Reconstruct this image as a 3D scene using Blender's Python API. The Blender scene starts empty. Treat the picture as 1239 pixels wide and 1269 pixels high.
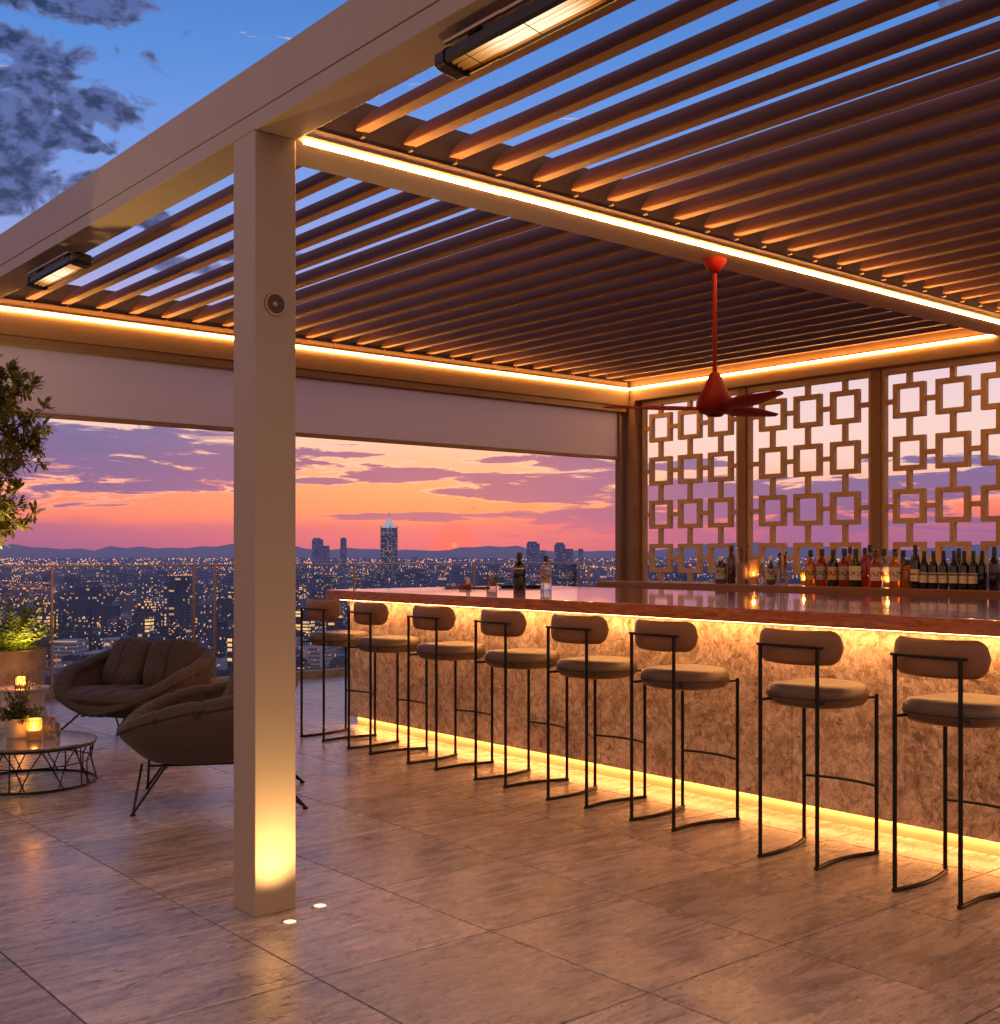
import bpy, math, random
from mathutils import Vector, Matrix, Euler
random.seed(7)
PI = math.pi
sc = bpy.context.scene
COL = sc.collection
S50, C50 = math.sin(math.radians(50)), math.cos(math.radians(50))
F = Vector((C50, S50, 0)); R = Vector((S50, -C50, 0))
FL, HX, HY, HC = 1440.0, 619.5, 686.0, 1.4

def ld(lat, dep, z=0.0):
    v = F * dep + R * lat
    return Vector((v.x, v.y, z))
def pz(x, y, z=0.0):
    t = (HC - z) * FL / (y - HY)
    return ld((x - HX) / FL * t, t, z)
def atX(x, X, z=0.0):
    k = (x - HX) / FL
    t = X / (C50 + S50 * k)
    return Vector((X, (S50 - C50 * k) * t, z))

# ------------------------------------------------------------ mesh builder
class MB:
    def __init__(s): s.v = []; s.f = []; s.m = []; s.mi = 0
    def add(s, vs, fs):
        o = len(s.v); s.v += [tuple(v) for v in vs]
        s.f += [tuple(i + o for i in f) for f in fs]; s.m += [s.mi] * len(fs)
    def box(s, a, b, M=None):
        x0, y0, z0 = a; x1, y1, z1 = b
        vs = [Vector(p) for p in ((x0,y0,z0),(x1,y0,z0),(x1,y1,z0),(x0,y1,z0),(x0,y0,z1),(x1,y0,z1),(x1,y1,z1),(x0,y1,z1))]
        if M is not None: vs = [M @ v for v in vs]
        s.add(vs, [(0,3,2,1),(4,5,6,7),(0,1,5,4),(1,2,6,5),(2,3,7,6),(3,0,4,7)]); return s
    def tube(s, pts, r, n=8, closed=False, caps=True):
        pts = [Vector(p) for p in pts]; N = len(pts)
        rs = r if isinstance(r, (list, tuple)) else [r] * N
        up = None; rings = []
        for i, p in enumerate(pts):
            if closed: t = pts[(i+1) % N] - pts[i-1]
            else: t = pts[min(i+1, N-1)] - pts[max(i-1, 0)]
            t.normalize()
            if up is None:
                up = Vector((0,0,1)) if abs(t.z) < .9 else Vector((1,0,0))
            a = t.cross(up)
            if a.length < 1e-5: a = t.cross(Vector((0,1,0)))
            a.normalize(); b = a.cross(t); up = b.copy()
            rings.append([p + a * math.cos(2*PI*j/n) * rs[i] + b * math.sin(2*PI*j/n) * rs[i] for j in range(n)])
        vs = [v for rg in rings for v in rg]; fs = []
        for i in range(N if closed else N-1):
            i2 = (i+1) % N
            for j in range(n):
                j2 = (j+1) % n
                fs.append((i*n+j, i*n+j2, i2*n+j2, i2*n+j))
        if caps and not closed:
            fs.append(tuple(range(n))[::-1]); fs.append(tuple(range((N-1)*n, N*n)))
        s.add(vs, fs); return s
    def lathe(s, prof, n=24, c=(0,0,0), M=None, sx=1, sy=1):
        c = Vector(c); vs = []; fs = []
        for (r, z) in prof:
            for j in range(n):
                a = 2*PI*j/n
                v = Vector((r*math.cos(a)*sx, r*math.sin(a)*sy, z))
                if M is not None: v = M @ v
                vs.append(c + v)
        for i in range(len(prof)-1):
            for j in range(n):
                j2 = (j+1) % n
                fs.append((i*n+j, i*n+j2, (i+1)*n+j2, (i+1)*n+j))
        if prof[0][0] > 1e-4: fs.append(tuple(range(n))[::-1])
        if prof[-1][0] > 1e-4: fs.append(tuple(range((len(prof)-1)*n, len(prof)*n)))
        s.add(vs, fs); return s
    def prism(s, prof, y0, y1, M=None):  # profile in xz, extruded along y
        n = len(prof)
        vs = [Vector((x, y0, z)) for x, z in prof] + [Vector((x, y1, z)) for x, z in prof]
        if M is not None: vs = [M @ v for v in vs]
        fs = [tuple(range(n)), tuple(range(2*n-1, n-1, -1))] + [(i, i+n, (i+1) % n + n, (i+1) % n) for i in range(n)]
        s.add(vs, fs); return s
    def mesh(s, name, mats, smooth=False, bevel=0):
        me = bpy.data.meshes.new(name)
        me.from_pydata([tuple(v) for v in s.v], [], s.f); me.validate(); me.update()
        if not isinstance(mats, (list, tuple)): mats = [mats]
        for m in mats: me.materials.append(m)
        if len(mats) > 1 and len(me.polygons) == len(s.m):
            me.polygons.foreach_set('material_index', s.m)
        if smooth:
            me.polygons.foreach_set('use_smooth', [True]*len(me.polygons))
            if smooth != 'all': me.set_sharp_from_angle(angle=math.radians(40))
        return me
    def build(s, name, mats, parent=None, smooth=False, bevel=0, loc=None):
        o = bpy.data.objects.new(name, s.mesh(name, mats, smooth)); COL.objects.link(o)
        if parent is not None: o.parent = parent
        if loc is not None: o.location = loc
        if bevel:
            b = o.modifiers.new('b', 'BEVEL'); b.width = bevel; b.segments = 2; b.limit_method = 'ANGLE'
        return o

def tag(o, label=None, cat=None, group=None, kind=None):
    if label: o['label'] = label
    if cat: o['category'] = cat
    if group: o['group'] = group
    if kind: o['kind'] = kind
    return o
def thing(name, label, cat, loc=(0,0,0), rz=0, group=None):
    o = bpy.data.objects.new(name, None); COL.objects.link(o)
    o.location = loc; o.rotation_euler = (0,0,rz); o.empty_display_size = .1
    return tag(o, label, cat, group)
def copy_tree(o, parent=None):
    c = o.copy(); COL.objects.link(c)
    if parent is not None: c.parent = parent
    for ch in list(o.children): copy_tree(ch, c)
    return c

# ------------------------------------------------------------ materials
class NT:
    def __init__(s, tree): s.t = tree; s.l = tree.links
    def n(s, typ, **kw):
        nd = s.t.nodes.new(typ)
        for k, v in kw.items(): setattr(nd, k, v)
        return nd
    def set(s, sock, v):
        if hasattr(v, 'is_linked') or isinstance(v, bpy.types.NodeSocket): s.l.new(v, sock)
        else: sock.default_value = v
    def math(s, op, a, b=None, c=None, clamp=False):
        nd = s.n('ShaderNodeMath', operation=op, use_clamp=clamp)
        s.set(nd.inputs[0], a)
        if b is not None: s.set(nd.inputs[1], b)
        if c is not None: s.set(nd.inputs[2], c)
        return nd.outputs[0]
    def vmath(s, op, a, b=None):
        nd = s.n('ShaderNodeVectorMath', operation=op)
        s.set(nd.inputs[0], a)
        if b is not None: s.set(nd.inputs[1], b)
        return nd.outputs['Value'] if op in ('DOT_PRODUCT', 'LENGTH') else nd.outputs[0]
    def ss(s, x, a, b):
        nd = s.n('ShaderNodeMapRange', interpolation_type='SMOOTHSTEP')
        s.set(nd.inputs[0], x); nd.inputs[1].default_value = a; nd.inputs[2].default_value = b
        return nd.outputs[0]
    def mix(s, f, a, b, mode='MIX'):
        nd = s.n('ShaderNodeMix', data_type='RGBA', blend_type=mode)
        s.set(nd.inputs[0], f); s.set(nd.inputs[6], a if not isinstance(a, tuple) else col4(a)); s.set(nd.inputs[7], b if not isinstance(b, tuple) else col4(b))
        return nd.outputs[2]
    def ramp(s, f, stops, interp='LINEAR'):
        nd = s.n('ShaderNodeValToRGB'); cr = nd.color_ramp; cr.interpolation = interp
        while len(cr.elements) < len(stops): cr.elements.new(.5)
        for e, (p, c) in zip(cr.elements, stops): e.position = p; e.color = col4(c)
        s.set(nd.inputs[0], f); return nd.outputs[0]
    def noise(s, vec, scale=5, detail=4, rough=.55, dist=0, color=False):
        nd = s.n('ShaderNodeTexNoise'); s.set(nd.inputs['Vector'], vec)
        nd.inputs['Scale'].default_value = scale; nd.inputs['Detail'].default_value = detail
        nd.inputs['Roughness'].default_value = rough; nd.inputs['Distortion'].default_value = dist
        return nd.outputs['Color' if color else 'Fac']
    def voro(s, vec, scale=5, feature='F1', out='Distance', rand=1):
        nd = s.n('ShaderNodeTexVoronoi', feature=feature); s.set(nd.inputs['Vector'], vec)
        nd.inputs['Scale'].default_value = scale; nd.inputs['Randomness'].default_value = rand
        return nd.outputs[out]
    def mapv(s, vec, scale=(1,1,1), loc=(0,0,0), rot=(0,0,0)):
        nd = s.n('ShaderNodeMapping'); s.set(nd.inputs[0], vec)
        nd.inputs['Scale'].default_value = scale; nd.inputs['Location'].default_value = loc; nd.inputs['Rotation'].default_value = rot
        return nd.outputs[0]
    def xyz(s, vec):
        nd = s.n('ShaderNodeSeparateXYZ'); s.set(nd.inputs[0], vec); return nd.outputs
    def comb(s, x, y, z):
        nd = s.n('ShaderNodeCombineXYZ')
        for i, v in enumerate((x, y, z)): s.set(nd.inputs[i], v)
        return nd.outputs[0]
def col4(c): return (c[0], c[1], c[2], 1.0)
def srgb(r, g, b):
    f = lambda c: (c/255/12.92 if c/255 <= .04045 else ((c/255+.055)/1.055)**2.4)
    return (f(r), f(g), f(b))

def mat(name):
    m = bpy.data.materials.new(name); m.use_nodes = True
    t = NT(m.node_tree); b = m.node_tree.nodes['Principled BSDF']
    return m, t, b
def objc(t): return t.n('ShaderNodeTexCoord').outputs['Object']
def bump(t, b, h, strength=.3, dist=.01):
    nd = t.n('ShaderNodeBump'); nd.inputs['Strength'].default_value = strength; nd.inputs['Distance'].default_value = dist
    t.set(nd.inputs['Height'], h); t.l.new(nd.outputs[0], b.inputs['Normal'])
def simple(name, c, rough=.5, metal=0, var=.12, scale=8, bs=.0, spec=.5):
    m, t, b = mat(name); v = objc(t)
    n = t.noise(v, scale, 4)
    lo = tuple(x*(1-var) for x in c); hi = tuple(min(1, x*(1+var)) for x in c)
    t.l.new(t.mix(n, lo, hi), b.inputs['Base Color'])
    n2 = t.noise(v, scale*3, 3)
    t.set(b.inputs['Roughness'], t.math('MULTIPLY_ADD', n2, .16, rough-.08))
    b.inputs['Metallic'].default_value = metal
    b.inputs['Specular IOR Level'].default_value = spec
    if bs: bump(t, b, t.noise(v, scale*20, 2), bs, .002)
    return m
def emit(name, c, strength, sample=True):
    m = bpy.data.materials.new(name); m.use_nodes = True; nt = m.node_tree
    for nd in list(nt.nodes):
        if nd.type != 'OUTPUT_MATERIAL': nt.nodes.remove(nd)
    e = nt.nodes.new('ShaderNodeEmission'); e.inputs[0].default_value = col4(c); e.inputs[1].default_value = strength
    nt.links.new(e.outputs[0], [n for n in nt.nodes if n.type == 'OUTPUT_MATERIAL'][0].inputs[0])
    if not sample: m.cycles.emission_sampling = 'NONE'
    return m
M = {}
M['taupe'] = simple('taupe_paint', (.37,.29,.215), .40, 0, .05, 3, .03)
M['bronze'] = simple('bronze_paint', (.20,.12,.068), .5, 0, .1, 4)
M['lattice'] = simple('lattice_paint', (.46,.32,.19), .5, 0, .1, 4)
M['darkframe'] = simple('dark_frame', (.05,.03,.022), .45, 0, .15, 5)
M['black'] = simple('black_metal', (.012,.011,.01), .35, .6, .2, 20)
M['steel'] = simple('steel', (.55,.5,.45), .28, 1, .1, 20)
M['red'] = simple('red_enamel', (.17,.006,.006), .5, 0, .2, 10, 0, .15)
M['rail'] = simple('rail_metal', (.42,.30,.22), .34, 1, .1, 12)
M['white_ceramic'] = simple('pale_ceramic', (.55,.46,.38), .45, 0, .1, 12, .05)
M['soil'] = simple('soil', (.03,.02,.015), .9, 0, .4, 30, .5)
M['cork'] = simple('dark_cap', (.015,.012,.012), .4, 0, .2, 20)
M['wax'] = simple('wax', (.8,.6,.35), .5, 0, .05, 20)

# louver wood
def wood(name, c0, c1, axis=1, rough=.42, sc_=1.0, bs=.08, spec=.5):
    m, t, b = mat(name); v = objc(t)
    oi = t.n('ShaderNodeObjectInfo').outputs['Random']
    s = [28*sc_, 28*sc_, 28*sc_]; s[axis] = 1.1*sc_
    off = t.comb(t.math('MULTIPLY', oi, 37), t.math('MULTIPLY', oi, 71), 0)
    vv = t.mapv(t.vmath('ADD', v, off), tuple(s))
    n = t.noise(vv, 1, 6, .65, .6)
    n2 = t.noise(t.mapv(v, (2,2,2)), 1, 3)
    c = t.ramp(n, [(.25, c0), (.75, c1)])
    c = t.mix(.35, c, t.mix(n2, c0, c1), 'MIX')
    t.l.new(c, b.inputs['Base Color'])
    t.set(b.inputs['Roughness'], t.math('MULTIPLY_ADD', n, .2, rough-.1))
    b.inputs['Specular IOR Level'].default_value = spec
    bump(t, b, n, bs, .004)
    return m
M['louver'] = wood('louver_wood', (.11,.047,.028), (.30,.138,.078), 1, .62, 1, .08, .15)
M['shelfwood'] = wood('shelf_wood', (.12,.045,.02), (.33,.15,.075), 1, .4)

def burl(name, rough, coat):
    m, t, b = mat(name); v = objc(t)
    n = t.noise(t.mapv(v, (3,1.3,9)), 3, 8, .7, 1.8)
    k = t.voro(t.vmath('ADD', v, t.noise(v, 9, 3, color=True)), 14)
    c = t.ramp(n, [(.25, (.14,.04,.015)), (.5, (.42,.14,.05)), (.72, (.62,.27,.11))])
    c = t.mix(t.ss(k, .16, .03), c, (.05,.016,.01))
    t.l.new(c, b.inputs['Base Color'])
    t.set(b.inputs['Roughness'], t.math('MULTIPLY_ADD', n, .06, rough))
    b.inputs['Coat Weight'].default_value = coat; b.inputs['Coat Roughness'].default_value = .04
    bump(t, b, t.noise(v, 5, 2), .03, .004)
    return m
M['counter'] = burl('burl_counter', .16, .9)

# bar front stone
def stone():
    m, t, b = mat('brecciated_stone'); v = objc(t)
    d = t.noise(v, 4, 4, .6, color=True)
    w = t.vmath('ADD', v, t.vmath('SCALE', d)) if False else v
    nd = t.n('ShaderNodeVectorMath', operation='MULTIPLY_ADD'); t.set(nd.inputs[0], d); nd.inputs[1].default_value = (.30,.30,.30); t.set(nd.inputs[2], v)
    w = nd.outputs[0]
    vc = t.voro(w, 26, 'F1', 'Color'); g = t.xyz(vc)[0]
    vc2 = t.voro(t.mapv(w, (1,1,.55), rot=(.5,0,0)), 60, 'F1', 'Color'); g2 = t.xyz(vc2)[1]
    n = t.noise(v, 3, 8, .7, .8)
    n3 = t.noise(w, 34, 6, .72, 1.8)
    s = t.math('ADD', t.math('MULTIPLY', g, .15), t.math('MULTIPLY', g2, .13))
    s = t.math('ADD', s, t.math('MULTIPLY', n, .5)); s = t.math('ADD', s, t.math('MULTIPLY', n3, .50))
    c = t.ramp(s, [(.42, (.10,.065,.04)), (.53, (.31,.215,.145)), (.65, (.50,.38,.27)), (.80, (.78,.65,.51))])
    pit = t.math('MULTIPLY', t.ss(t.noise(w, 30, 3, .6), .64, .70), .7)
    c = t.mix(pit, c, (.05,.028,.015))
    ve = t.voro(t.vmath('ADD', v, t.noise(v, 2, 5, .6, color=True)), 1.6, 'DISTANCE_TO_EDGE')
    vein = t.math('MULTIPLY', t.ss(ve, .014, .0), t.ss(t.noise(v, 2.5, 2), .52, .64))
    c = t.mix(t.math('MULTIPLY', vein, .8), c, (.72,.56,.40))
    t.l.new(c, b.inputs['Base Color'])
    t.set(b.inputs['Roughness'], t.math('MULTIPLY_ADD', n3, .35, .25))
    bump(t, b, t.math('SUBTRACT', s, t.math('MULTIPLY', pit, .4)), .45, .008)
    return m
M['stone'] = stone()

# travertine floor
def travertine():
    m, t, b = mat('travertine_tile'); v = objc(t)
    at = t.n('ShaderNodeAttribute', attribute_name='tile_seed').outputs['Fac']
    off = t.comb(t.math('MULTIPLY', at, 31), t.math('MULTIPLY', at, 57), t.math('MULTIPLY', at, 13))
    p = t.vmath('ADD', v, off)
    n1 = t.noise(t.mapv(p, (1.3, 6.2, 1), rot=(0,0,.16)), 1.3, 12, .74, 1.7)
    n2 = t.noise(t.mapv(p, (5, 26, 1), rot=(0,0,.2)), 1.5, 9, .75, 1.6)
    n3 = t.noise(v, 1.1, 5, .6, .8)
    n4 = t.noise(t.mapv(p, (22, 90, 1), rot=(0,0,.2)), 1.5, 5, .7, .8)
    s = t.math('ADD', t.math('ADD', t.math('MULTIPLY', n1, .42), t.math('MULTIPLY', n2, .38)), t.math('MULTIPLY', n4, .20))
    c = t.ramp(s, [(.36, (.08,.058,.048)), (.44, (.25,.20,.175)), (.505, (.43,.36,.325)), (.57, (.57,.49,.45)), (.68, (.70,.62,.58))])
    tint = t.mix(at, (.74,.73,.73), (1.12,1.09,1.05))
    c = t.mix(1.0, c, tint, 'MULTIPLY')
    c = t.mix(.8, c, t.mix(1.0, c, t.ramp(n3, [(.3,(.74,.72,.70)),(.7,(1.12,1.12,1.12))]), 'MULTIPLY'))
    pit = t.ss(t.noise(t.mapv(p, (11, 26, 1), rot=(0,0,.3)), 1.6, 3, .6, .5), .625, .69)
    crack = t.voro(t.vmath('ADD', t.mapv(p, (.7,2.2,1)), t.noise(p, 3, 5, .6, color=True)), 1.1, 'DISTANCE_TO_EDGE')
    ck = t.math('MULTIPLY', t.ss(crack, .012, .001), t.ss(t.noise(p, 1.7, 2), .5, .6))
    dk = t.math('MAXIMUM', t.math('MULTIPLY', pit, .75), t.math('MULTIPLY', ck, .55))
    c = t.mix(dk, c, (.06,.04,.03))
    t.l.new(c, b.inputs['Base Color'])
    r = t.math('MULTIPLY_ADD', n1, .42, .06); r = t.math('ADD', r, t.math('MULTIPLY', dk, .3))
    t.set(b.inputs['Roughness'], r)
    h = t.math('SUBTRACT', t.math('MULTIPLY', s, .8), dk)
    bump(t, b, h, .34, .005)
    return m
M['floor'] = travertine()
M['grout'] = simple('grout', (.04,.03,.025), .9, 0, .2, 30)

def fabric(name, c, sc_=260):
    m, t, b = mat(name); v = objc(t)
    n = t.noise(v, 6, 4); w = t.noise(t.mapv(v, (1,1,1)), sc_, 2)
    lo = tuple(x*.7 for x in c); hi = tuple(x*1.3 for x in c)
    cc = t.mix(t.math('MULTIPLY_ADD', n, .5, t.math('MULTIPLY', w, .5)), lo, hi)
    t.l.new(cc, b.inputs['Base Color']); b.inputs['Roughness'].default_value = .85
    b.inputs['Sheen Weight'].default_value = .08; b.inputs['Sheen Roughness'].default_value = .5
    h = t.math('ADD', t.math('MULTIPLY', w, .25), t.noise(v, 9, 4, .5, 1.0))
    bump(t, b, h, .4, .008)
    return m
M['fabric'] = fabric('brown_quilted_fabric', (.055,.037,.029))
M['piping'] = simple('piping', (.02,.013,.01), .7)
def leather(name, c):
    m, t, b = mat(name); v = objc(t)
    n = t.noise(v, 5, 5, .6); g = t.voro(v, 260)
    t.l.new(t.mix(n, tuple(x*.72 for x in c), tuple(x*1.25 for x in c)), b.inputs['Base Color'])
    t.set(b.inputs['Roughness'], t.math('MULTIPLY_ADD', n, .25, .33))
    bump(t, b, t.math('ADD', t.math('MULTIPLY', g, .3), n), .18, .004)
    return m
M['tan'] = leather('tan_leather', (.23,.105,.042))
M['seat'] = leather('taupe_leather', (.105,.064,.040))

# thin glass: mostly clear with fresnel reflections
def thin_glass(name, tint, rough=0.0, body=0.0, bodyc=(.5,.5,.5)):
    m = bpy.data.materials.new(name); m.use_nodes = True; t = NT(m.node_tree)
    for nd in list(m.node_tree.nodes):
        if nd.type != 'OUTPUT_MATERIAL': m.node_tree.nodes.remove(nd)
    out = [n for n in m.node_tree.nodes if n.type == 'OUTPUT_MATERIAL'][0]
    tr = t.n('ShaderNodeBsdfTransparent'); tr.inputs[0].default_value = col4(tint)
    gl = t.n('ShaderNodeBsdfGlossy'); gl.inputs['Roughness'].default_value = rough
    fr = t.n('ShaderNodeFresnel'); fr.inputs[0].default_value = 1.45
    smudge = t.math('MULTIPLY', fr.outputs[0], t.math('MULTIPLY_ADD', t.noise(objc(t), 3, 3), .3, .75))
    mx = t.n('ShaderNodeMixShader'); t.set(mx.inputs[0], smudge); t.l.new(tr.outputs[0], mx.inputs[1]); t.l.new(gl.outputs[0], mx.inputs[2])
    if body:
        df = t.n('ShaderNodeBsdfDiffuse'); df.inputs[0].default_value = col4(bodyc)
        m2 = t.n('ShaderNodeMixShader'); m2.inputs[0].default_value = body
        t.l.new(mx.outputs[0], m2.inputs[1]); t.l.new(df.outputs[0], m2.inputs[2]); t.l.new(m2.outputs[0], out.inputs[0])
    else: t.l.new(mx.outputs[0], out.inputs[0])
    return m
M['glass'] = thin_glass('railing_glass', (.93,.95,.96))
M['tumbler'] = thin_glass('clear_glass', (.88,.86,.84), .02, .05, (.8,.7,.6))
def liquid(name, c, body, rough=.08):
    m, t, b = mat(name)
    n = t.noise(objc(t), 14, 3)
    t.l.new(t.mix(n, tuple(x*.7 for x in c), tuple(min(1,x*1.3) for x in c)), b.inputs['Base Color'])
    b.inputs['Roughness'].default_value = rough; b.inputs['Transmission Weight'].default_value = body
    b.inputs['Specular IOR Level'].default_value = .5; b.inputs['Coat Weight'].default_value = .1
    return m
M['wine'] = liquid('dark_bottle_glass', (.008,.010,.006), .05)
M['green'] = liquid('green_bottle_glass', (.014,.028,.01), .2)
M['amber'] = liquid('amber_spirit', (.62,.20,.03), .55)
M['ruby'] = liquid('ruby_spirit', (.38,.035,.015), .5)
M['clear'] = liquid('clear_bottle', (.75,.68,.6), .85, .03)
M['brownglass'] = liquid('brown_bottle_glass', (.10,.03,.01), .3)
M['smoke'] = liquid('smoky_bottle', (.10,.09,.10), .5)

def label_mat(name, paper, ink, kind):
    m, t, b = mat(name); v = objc(t); X = t.xyz(v)
    # hand drawn mark in the middle, text lines under it (in local z)
    ang = t.math('ARCTAN2', X[1], X[0])
    nn = t.noise(t.mapv(v, (60,60,60)), 1, 3)
    z = X[2]
    if kind == 0:
        mk = t.math('MULTIPLY', t.ss(t.math('ABSOLUTE', t.math('SUBTRACT', z, .108)), .011, .004), t.ss(nn, .42, .5))
        ln = t.math('MULTIPLY', t.ss(t.math('ABSOLUTE', t.math('SUBTRACT', z, .078)), .003, .001), t.ss(t.noise(t.mapv(v,(150,150,8)),1,1), .45, .55))
    else:
        mk = t.math('MULTIPLY', t.ss(t.math('ABSOLUTE', t.math('SUBTRACT', z, .105)), .024, .012), t.ss(nn, .46, .52))
        ln = t.math('MULTIPLY', t.ss(t.math('ABSOLUTE', t.math('SUBTRACT', z, .068)), .004, .002), t.ss(t.noise(t.mapv(v,(150,150,8)),1,1), .45, .55))
    f = t.math('MAXIMUM', mk, t.math('MULTIPLY', ln, .8))
    pc = t.mix(t.noise(v, 20, 3), tuple(x*.85 for x in paper), paper)
    t.l.new(t.mix(f, pc, ink), b.inputs['Base Color']); b.inputs['Roughness'].default_value = .6
    return m
M['lab_wine'] = label_mat('wine_label', (.74,.66,.52), (.03,.02,.02), 0)
M['lab_white'] = label_mat('spirit_label_pale', (.74,.66,.54), (.25,.12,.05), 1)
M['lab_gold'] = label_mat('spirit_label_gold', (.66,.42,.14), (.05,.02,.01), 1)
M['lab_grey'] = label_mat('spirit_label_grey', (.45,.42,.40), (.08,.06,.06), 1)
M['lab_clear'] = label_mat('etched_label', (.42,.40,.38), (.08,.06,.06), 1)

LEDC = (1.0, .54, .15)
M['led'] = emit('led_strip', (1.0, .44, .11), 78.0)
M['led_under'] = emit('led_under_counter', (1.0, .43, .13), 48.0)
M['led_toe'] = emit('led_toe', (1.0, .40, .12), 38.0)
M['flame'] = emit('flame', (1.0, .50, .13), 40.0, False)
M['floorlens'] = emit('floor_light_lens', (1.0, .60, .28), 3.0, False)

def shade_mat():
    m = bpy.data.materials.new('roller_screen'); m.use_nodes = True; t = NT(m.node_tree)
    for nd in list(m.node_tree.nodes):
        if nd.type != 'OUTPUT_MATERIAL': m.node_tree.nodes.remove(nd)
    out = [n for n in m.node_tree.nodes if n.type == 'OUTPUT_MATERIAL'][0]
    v = objc(t)
    n = t.noise(t.mapv(v, (.25, 1, 3.2)), 1.2, 4, .5)
    c = t.mix(n, (.62,.55,.55), (.80,.74,.74))
    df = t.n('ShaderNodeBsdfDiffuse'); t.l.new(c, df.inputs[0])
    tl = t.n('ShaderNodeBsdfTranslucent'); t.l.new(c, tl.inputs[0])
    a = t.n('ShaderNodeMixShader'); a.inputs[0].default_value = .55; t.l.new(df.outputs[0], a.inputs[1]); t.l.new(tl.outputs[0], a.inputs[2])
    tr = t.n('ShaderNodeBsdfTransparent'); tr.inputs[0].default_value = (.8,.78,.8,1)
    b = t.n('ShaderNodeMixShader'); b.inputs[0].default_value = .30; t.l.new(a.outputs[0], b.inputs[1]); t.l.new(tr.outputs[0], b.inputs[2])
    t.l.new(b.outputs[0], out.inputs[0]); return m
M['shade'] = shade_mat()

def leaf_mat(name, c0, c1, trans=.3):
    m, t, b = mat(name)
    oi = t.noise(objc(t), 9, 3)
    t.l.new(t.ramp(oi, [(.35, c0), (.65, c1)]), b.inputs['Base Color'])
    b.inputs['Roughness'].default_value = .42
    tl = t.n('ShaderNodeBsdfTranslucent'); tl.inputs[0].default_value = col4(c1)
    mx = t.n('ShaderNodeMixShader'); mx.inputs[0].default_value = trans
    out = [n for n in m.node_tree.nodes if n.type == 'OUTPUT_MATERIAL'][0]
    t.l.new(b.outputs[0], mx.inputs[1]); t.l.new(tl.outputs[0], mx.inputs[2]); t.l.new(mx.outputs[0], out.inputs[0])
    return m
M['leaf_tree'] = leaf_mat('tree_leaf', (.08,.09,.018), (.26,.24,.045))
M['leaf_fern'] = leaf_mat('fern_leaf', (.07,.11,.018), (.26,.30,.045))
M['leaf_small'] = leaf_mat('small_leaf', (.04,.06,.02), (.11,.13,.035))
M['bark'] = simple('bark', (.16,.11,.08), .85, 0, .35, 30, .4)
def potmat():
    m, t, b = mat('rough_concrete'); v = objc(t)
    n = t.noise(v, 9, 6, .65)
    t.l.new(t.ramp(n, [(.3,(.20,.14,.10)),(.7,(.42,.32,.24))]), b.inputs['Base Color'])
    b.inputs['Roughness'].default_value = .75; bump(t, b, t.noise(v, 22, 5, .65), .5, .01)
    return m
M['pot'] = potmat()
M['tabletop'] = simple('table_top_lacquer', (.16,.13,.12), .16, 0, .15, 6)

# distance haze put into the city colours as emission, by length of world position
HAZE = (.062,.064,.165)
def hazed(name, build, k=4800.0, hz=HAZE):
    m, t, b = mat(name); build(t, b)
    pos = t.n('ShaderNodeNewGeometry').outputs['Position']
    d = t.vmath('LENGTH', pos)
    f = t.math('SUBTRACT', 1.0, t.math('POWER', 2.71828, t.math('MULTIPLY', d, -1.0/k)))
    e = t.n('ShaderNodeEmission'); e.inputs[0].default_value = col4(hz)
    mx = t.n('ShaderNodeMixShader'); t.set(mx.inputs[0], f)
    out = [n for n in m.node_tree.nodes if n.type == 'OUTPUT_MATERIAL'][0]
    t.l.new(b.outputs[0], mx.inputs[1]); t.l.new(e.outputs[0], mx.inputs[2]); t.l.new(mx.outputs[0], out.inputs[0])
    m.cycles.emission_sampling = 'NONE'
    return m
def facade(c, lit, wc, ws, cell=(4.0, 3.4), strength=1.0):
    def f(t, b):
        g = t.n('ShaderNodeNewGeometry'); P = t.xyz(g.outputs['Position']); N = t.xyz(g.outputs['Normal'])
        # run along the wall: x+y mixed so both wall directions get a grid
        h = t.math('ADD', P[0], P[1])
        cx = t.math('DIVIDE', h, cell[0]*1.35); cz = t.math('DIVIDE', P[2], cell[1])
        fx = t.math('FRACT', cx); fz = t.math('FRACT', cz)
        ix = t.math('FLOOR', cx); iz = t.math('FLOOR', cz)
        wn = t.n('ShaderNodeTexWhiteNoise', noise_dimensions='2D'); t.set(wn.inputs['Vector'], t.comb(ix, iz, 0))
        on = t.math('GREATER_THAN', wn.outputs['Value'], 1-lit)
        mx = t.math('MULTIPLY', t.math('GREATER_THAN', fx, .3), t.math('GREATER_THAN', fz, .38))
        wall = t.math('LESS_THAN', t.math('ABSOLUTE', N[2]), .5)
        win = t.math('MULTIPLY', mx, wall); w = t.math('MULTIPLY', win, on)
        base = t.mix(win, c, tuple(x*.35 for x in c))
        rn = t.noise(g.outputs['Position'], .05, 3)
        base = t.mix(1.0, base, t.ramp(rn, [(.3,(.6,.6,.65)),(.7,(1.3,1.3,1.3))]), 'MULTIPLY')
        t.l.new(base, b.inputs['Base Color']); b.inputs['Roughness'].default_value = .8
        vv = t.math('MULTIPLY', w, t.math('MULTIPLY', wn.outputs['Value'], strength*ws))
        t.set(b.inputs['Emission Strength'], vv)
        t.l.new(t.mix(t.xyz(wn.outputs['Color'])[1], wc, (1.0,.62,.28)), b.inputs['Emission Color'])
    return f
WARM = (1.0,.42,.12)
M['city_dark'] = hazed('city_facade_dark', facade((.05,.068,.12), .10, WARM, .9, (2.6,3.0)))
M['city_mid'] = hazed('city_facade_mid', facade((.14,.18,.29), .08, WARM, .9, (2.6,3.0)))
M['city_pale'] = hazed('city_facade_pale', facade((.34,.42,.60), .06, WARM, .8, (2.6,3.0)))
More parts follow.
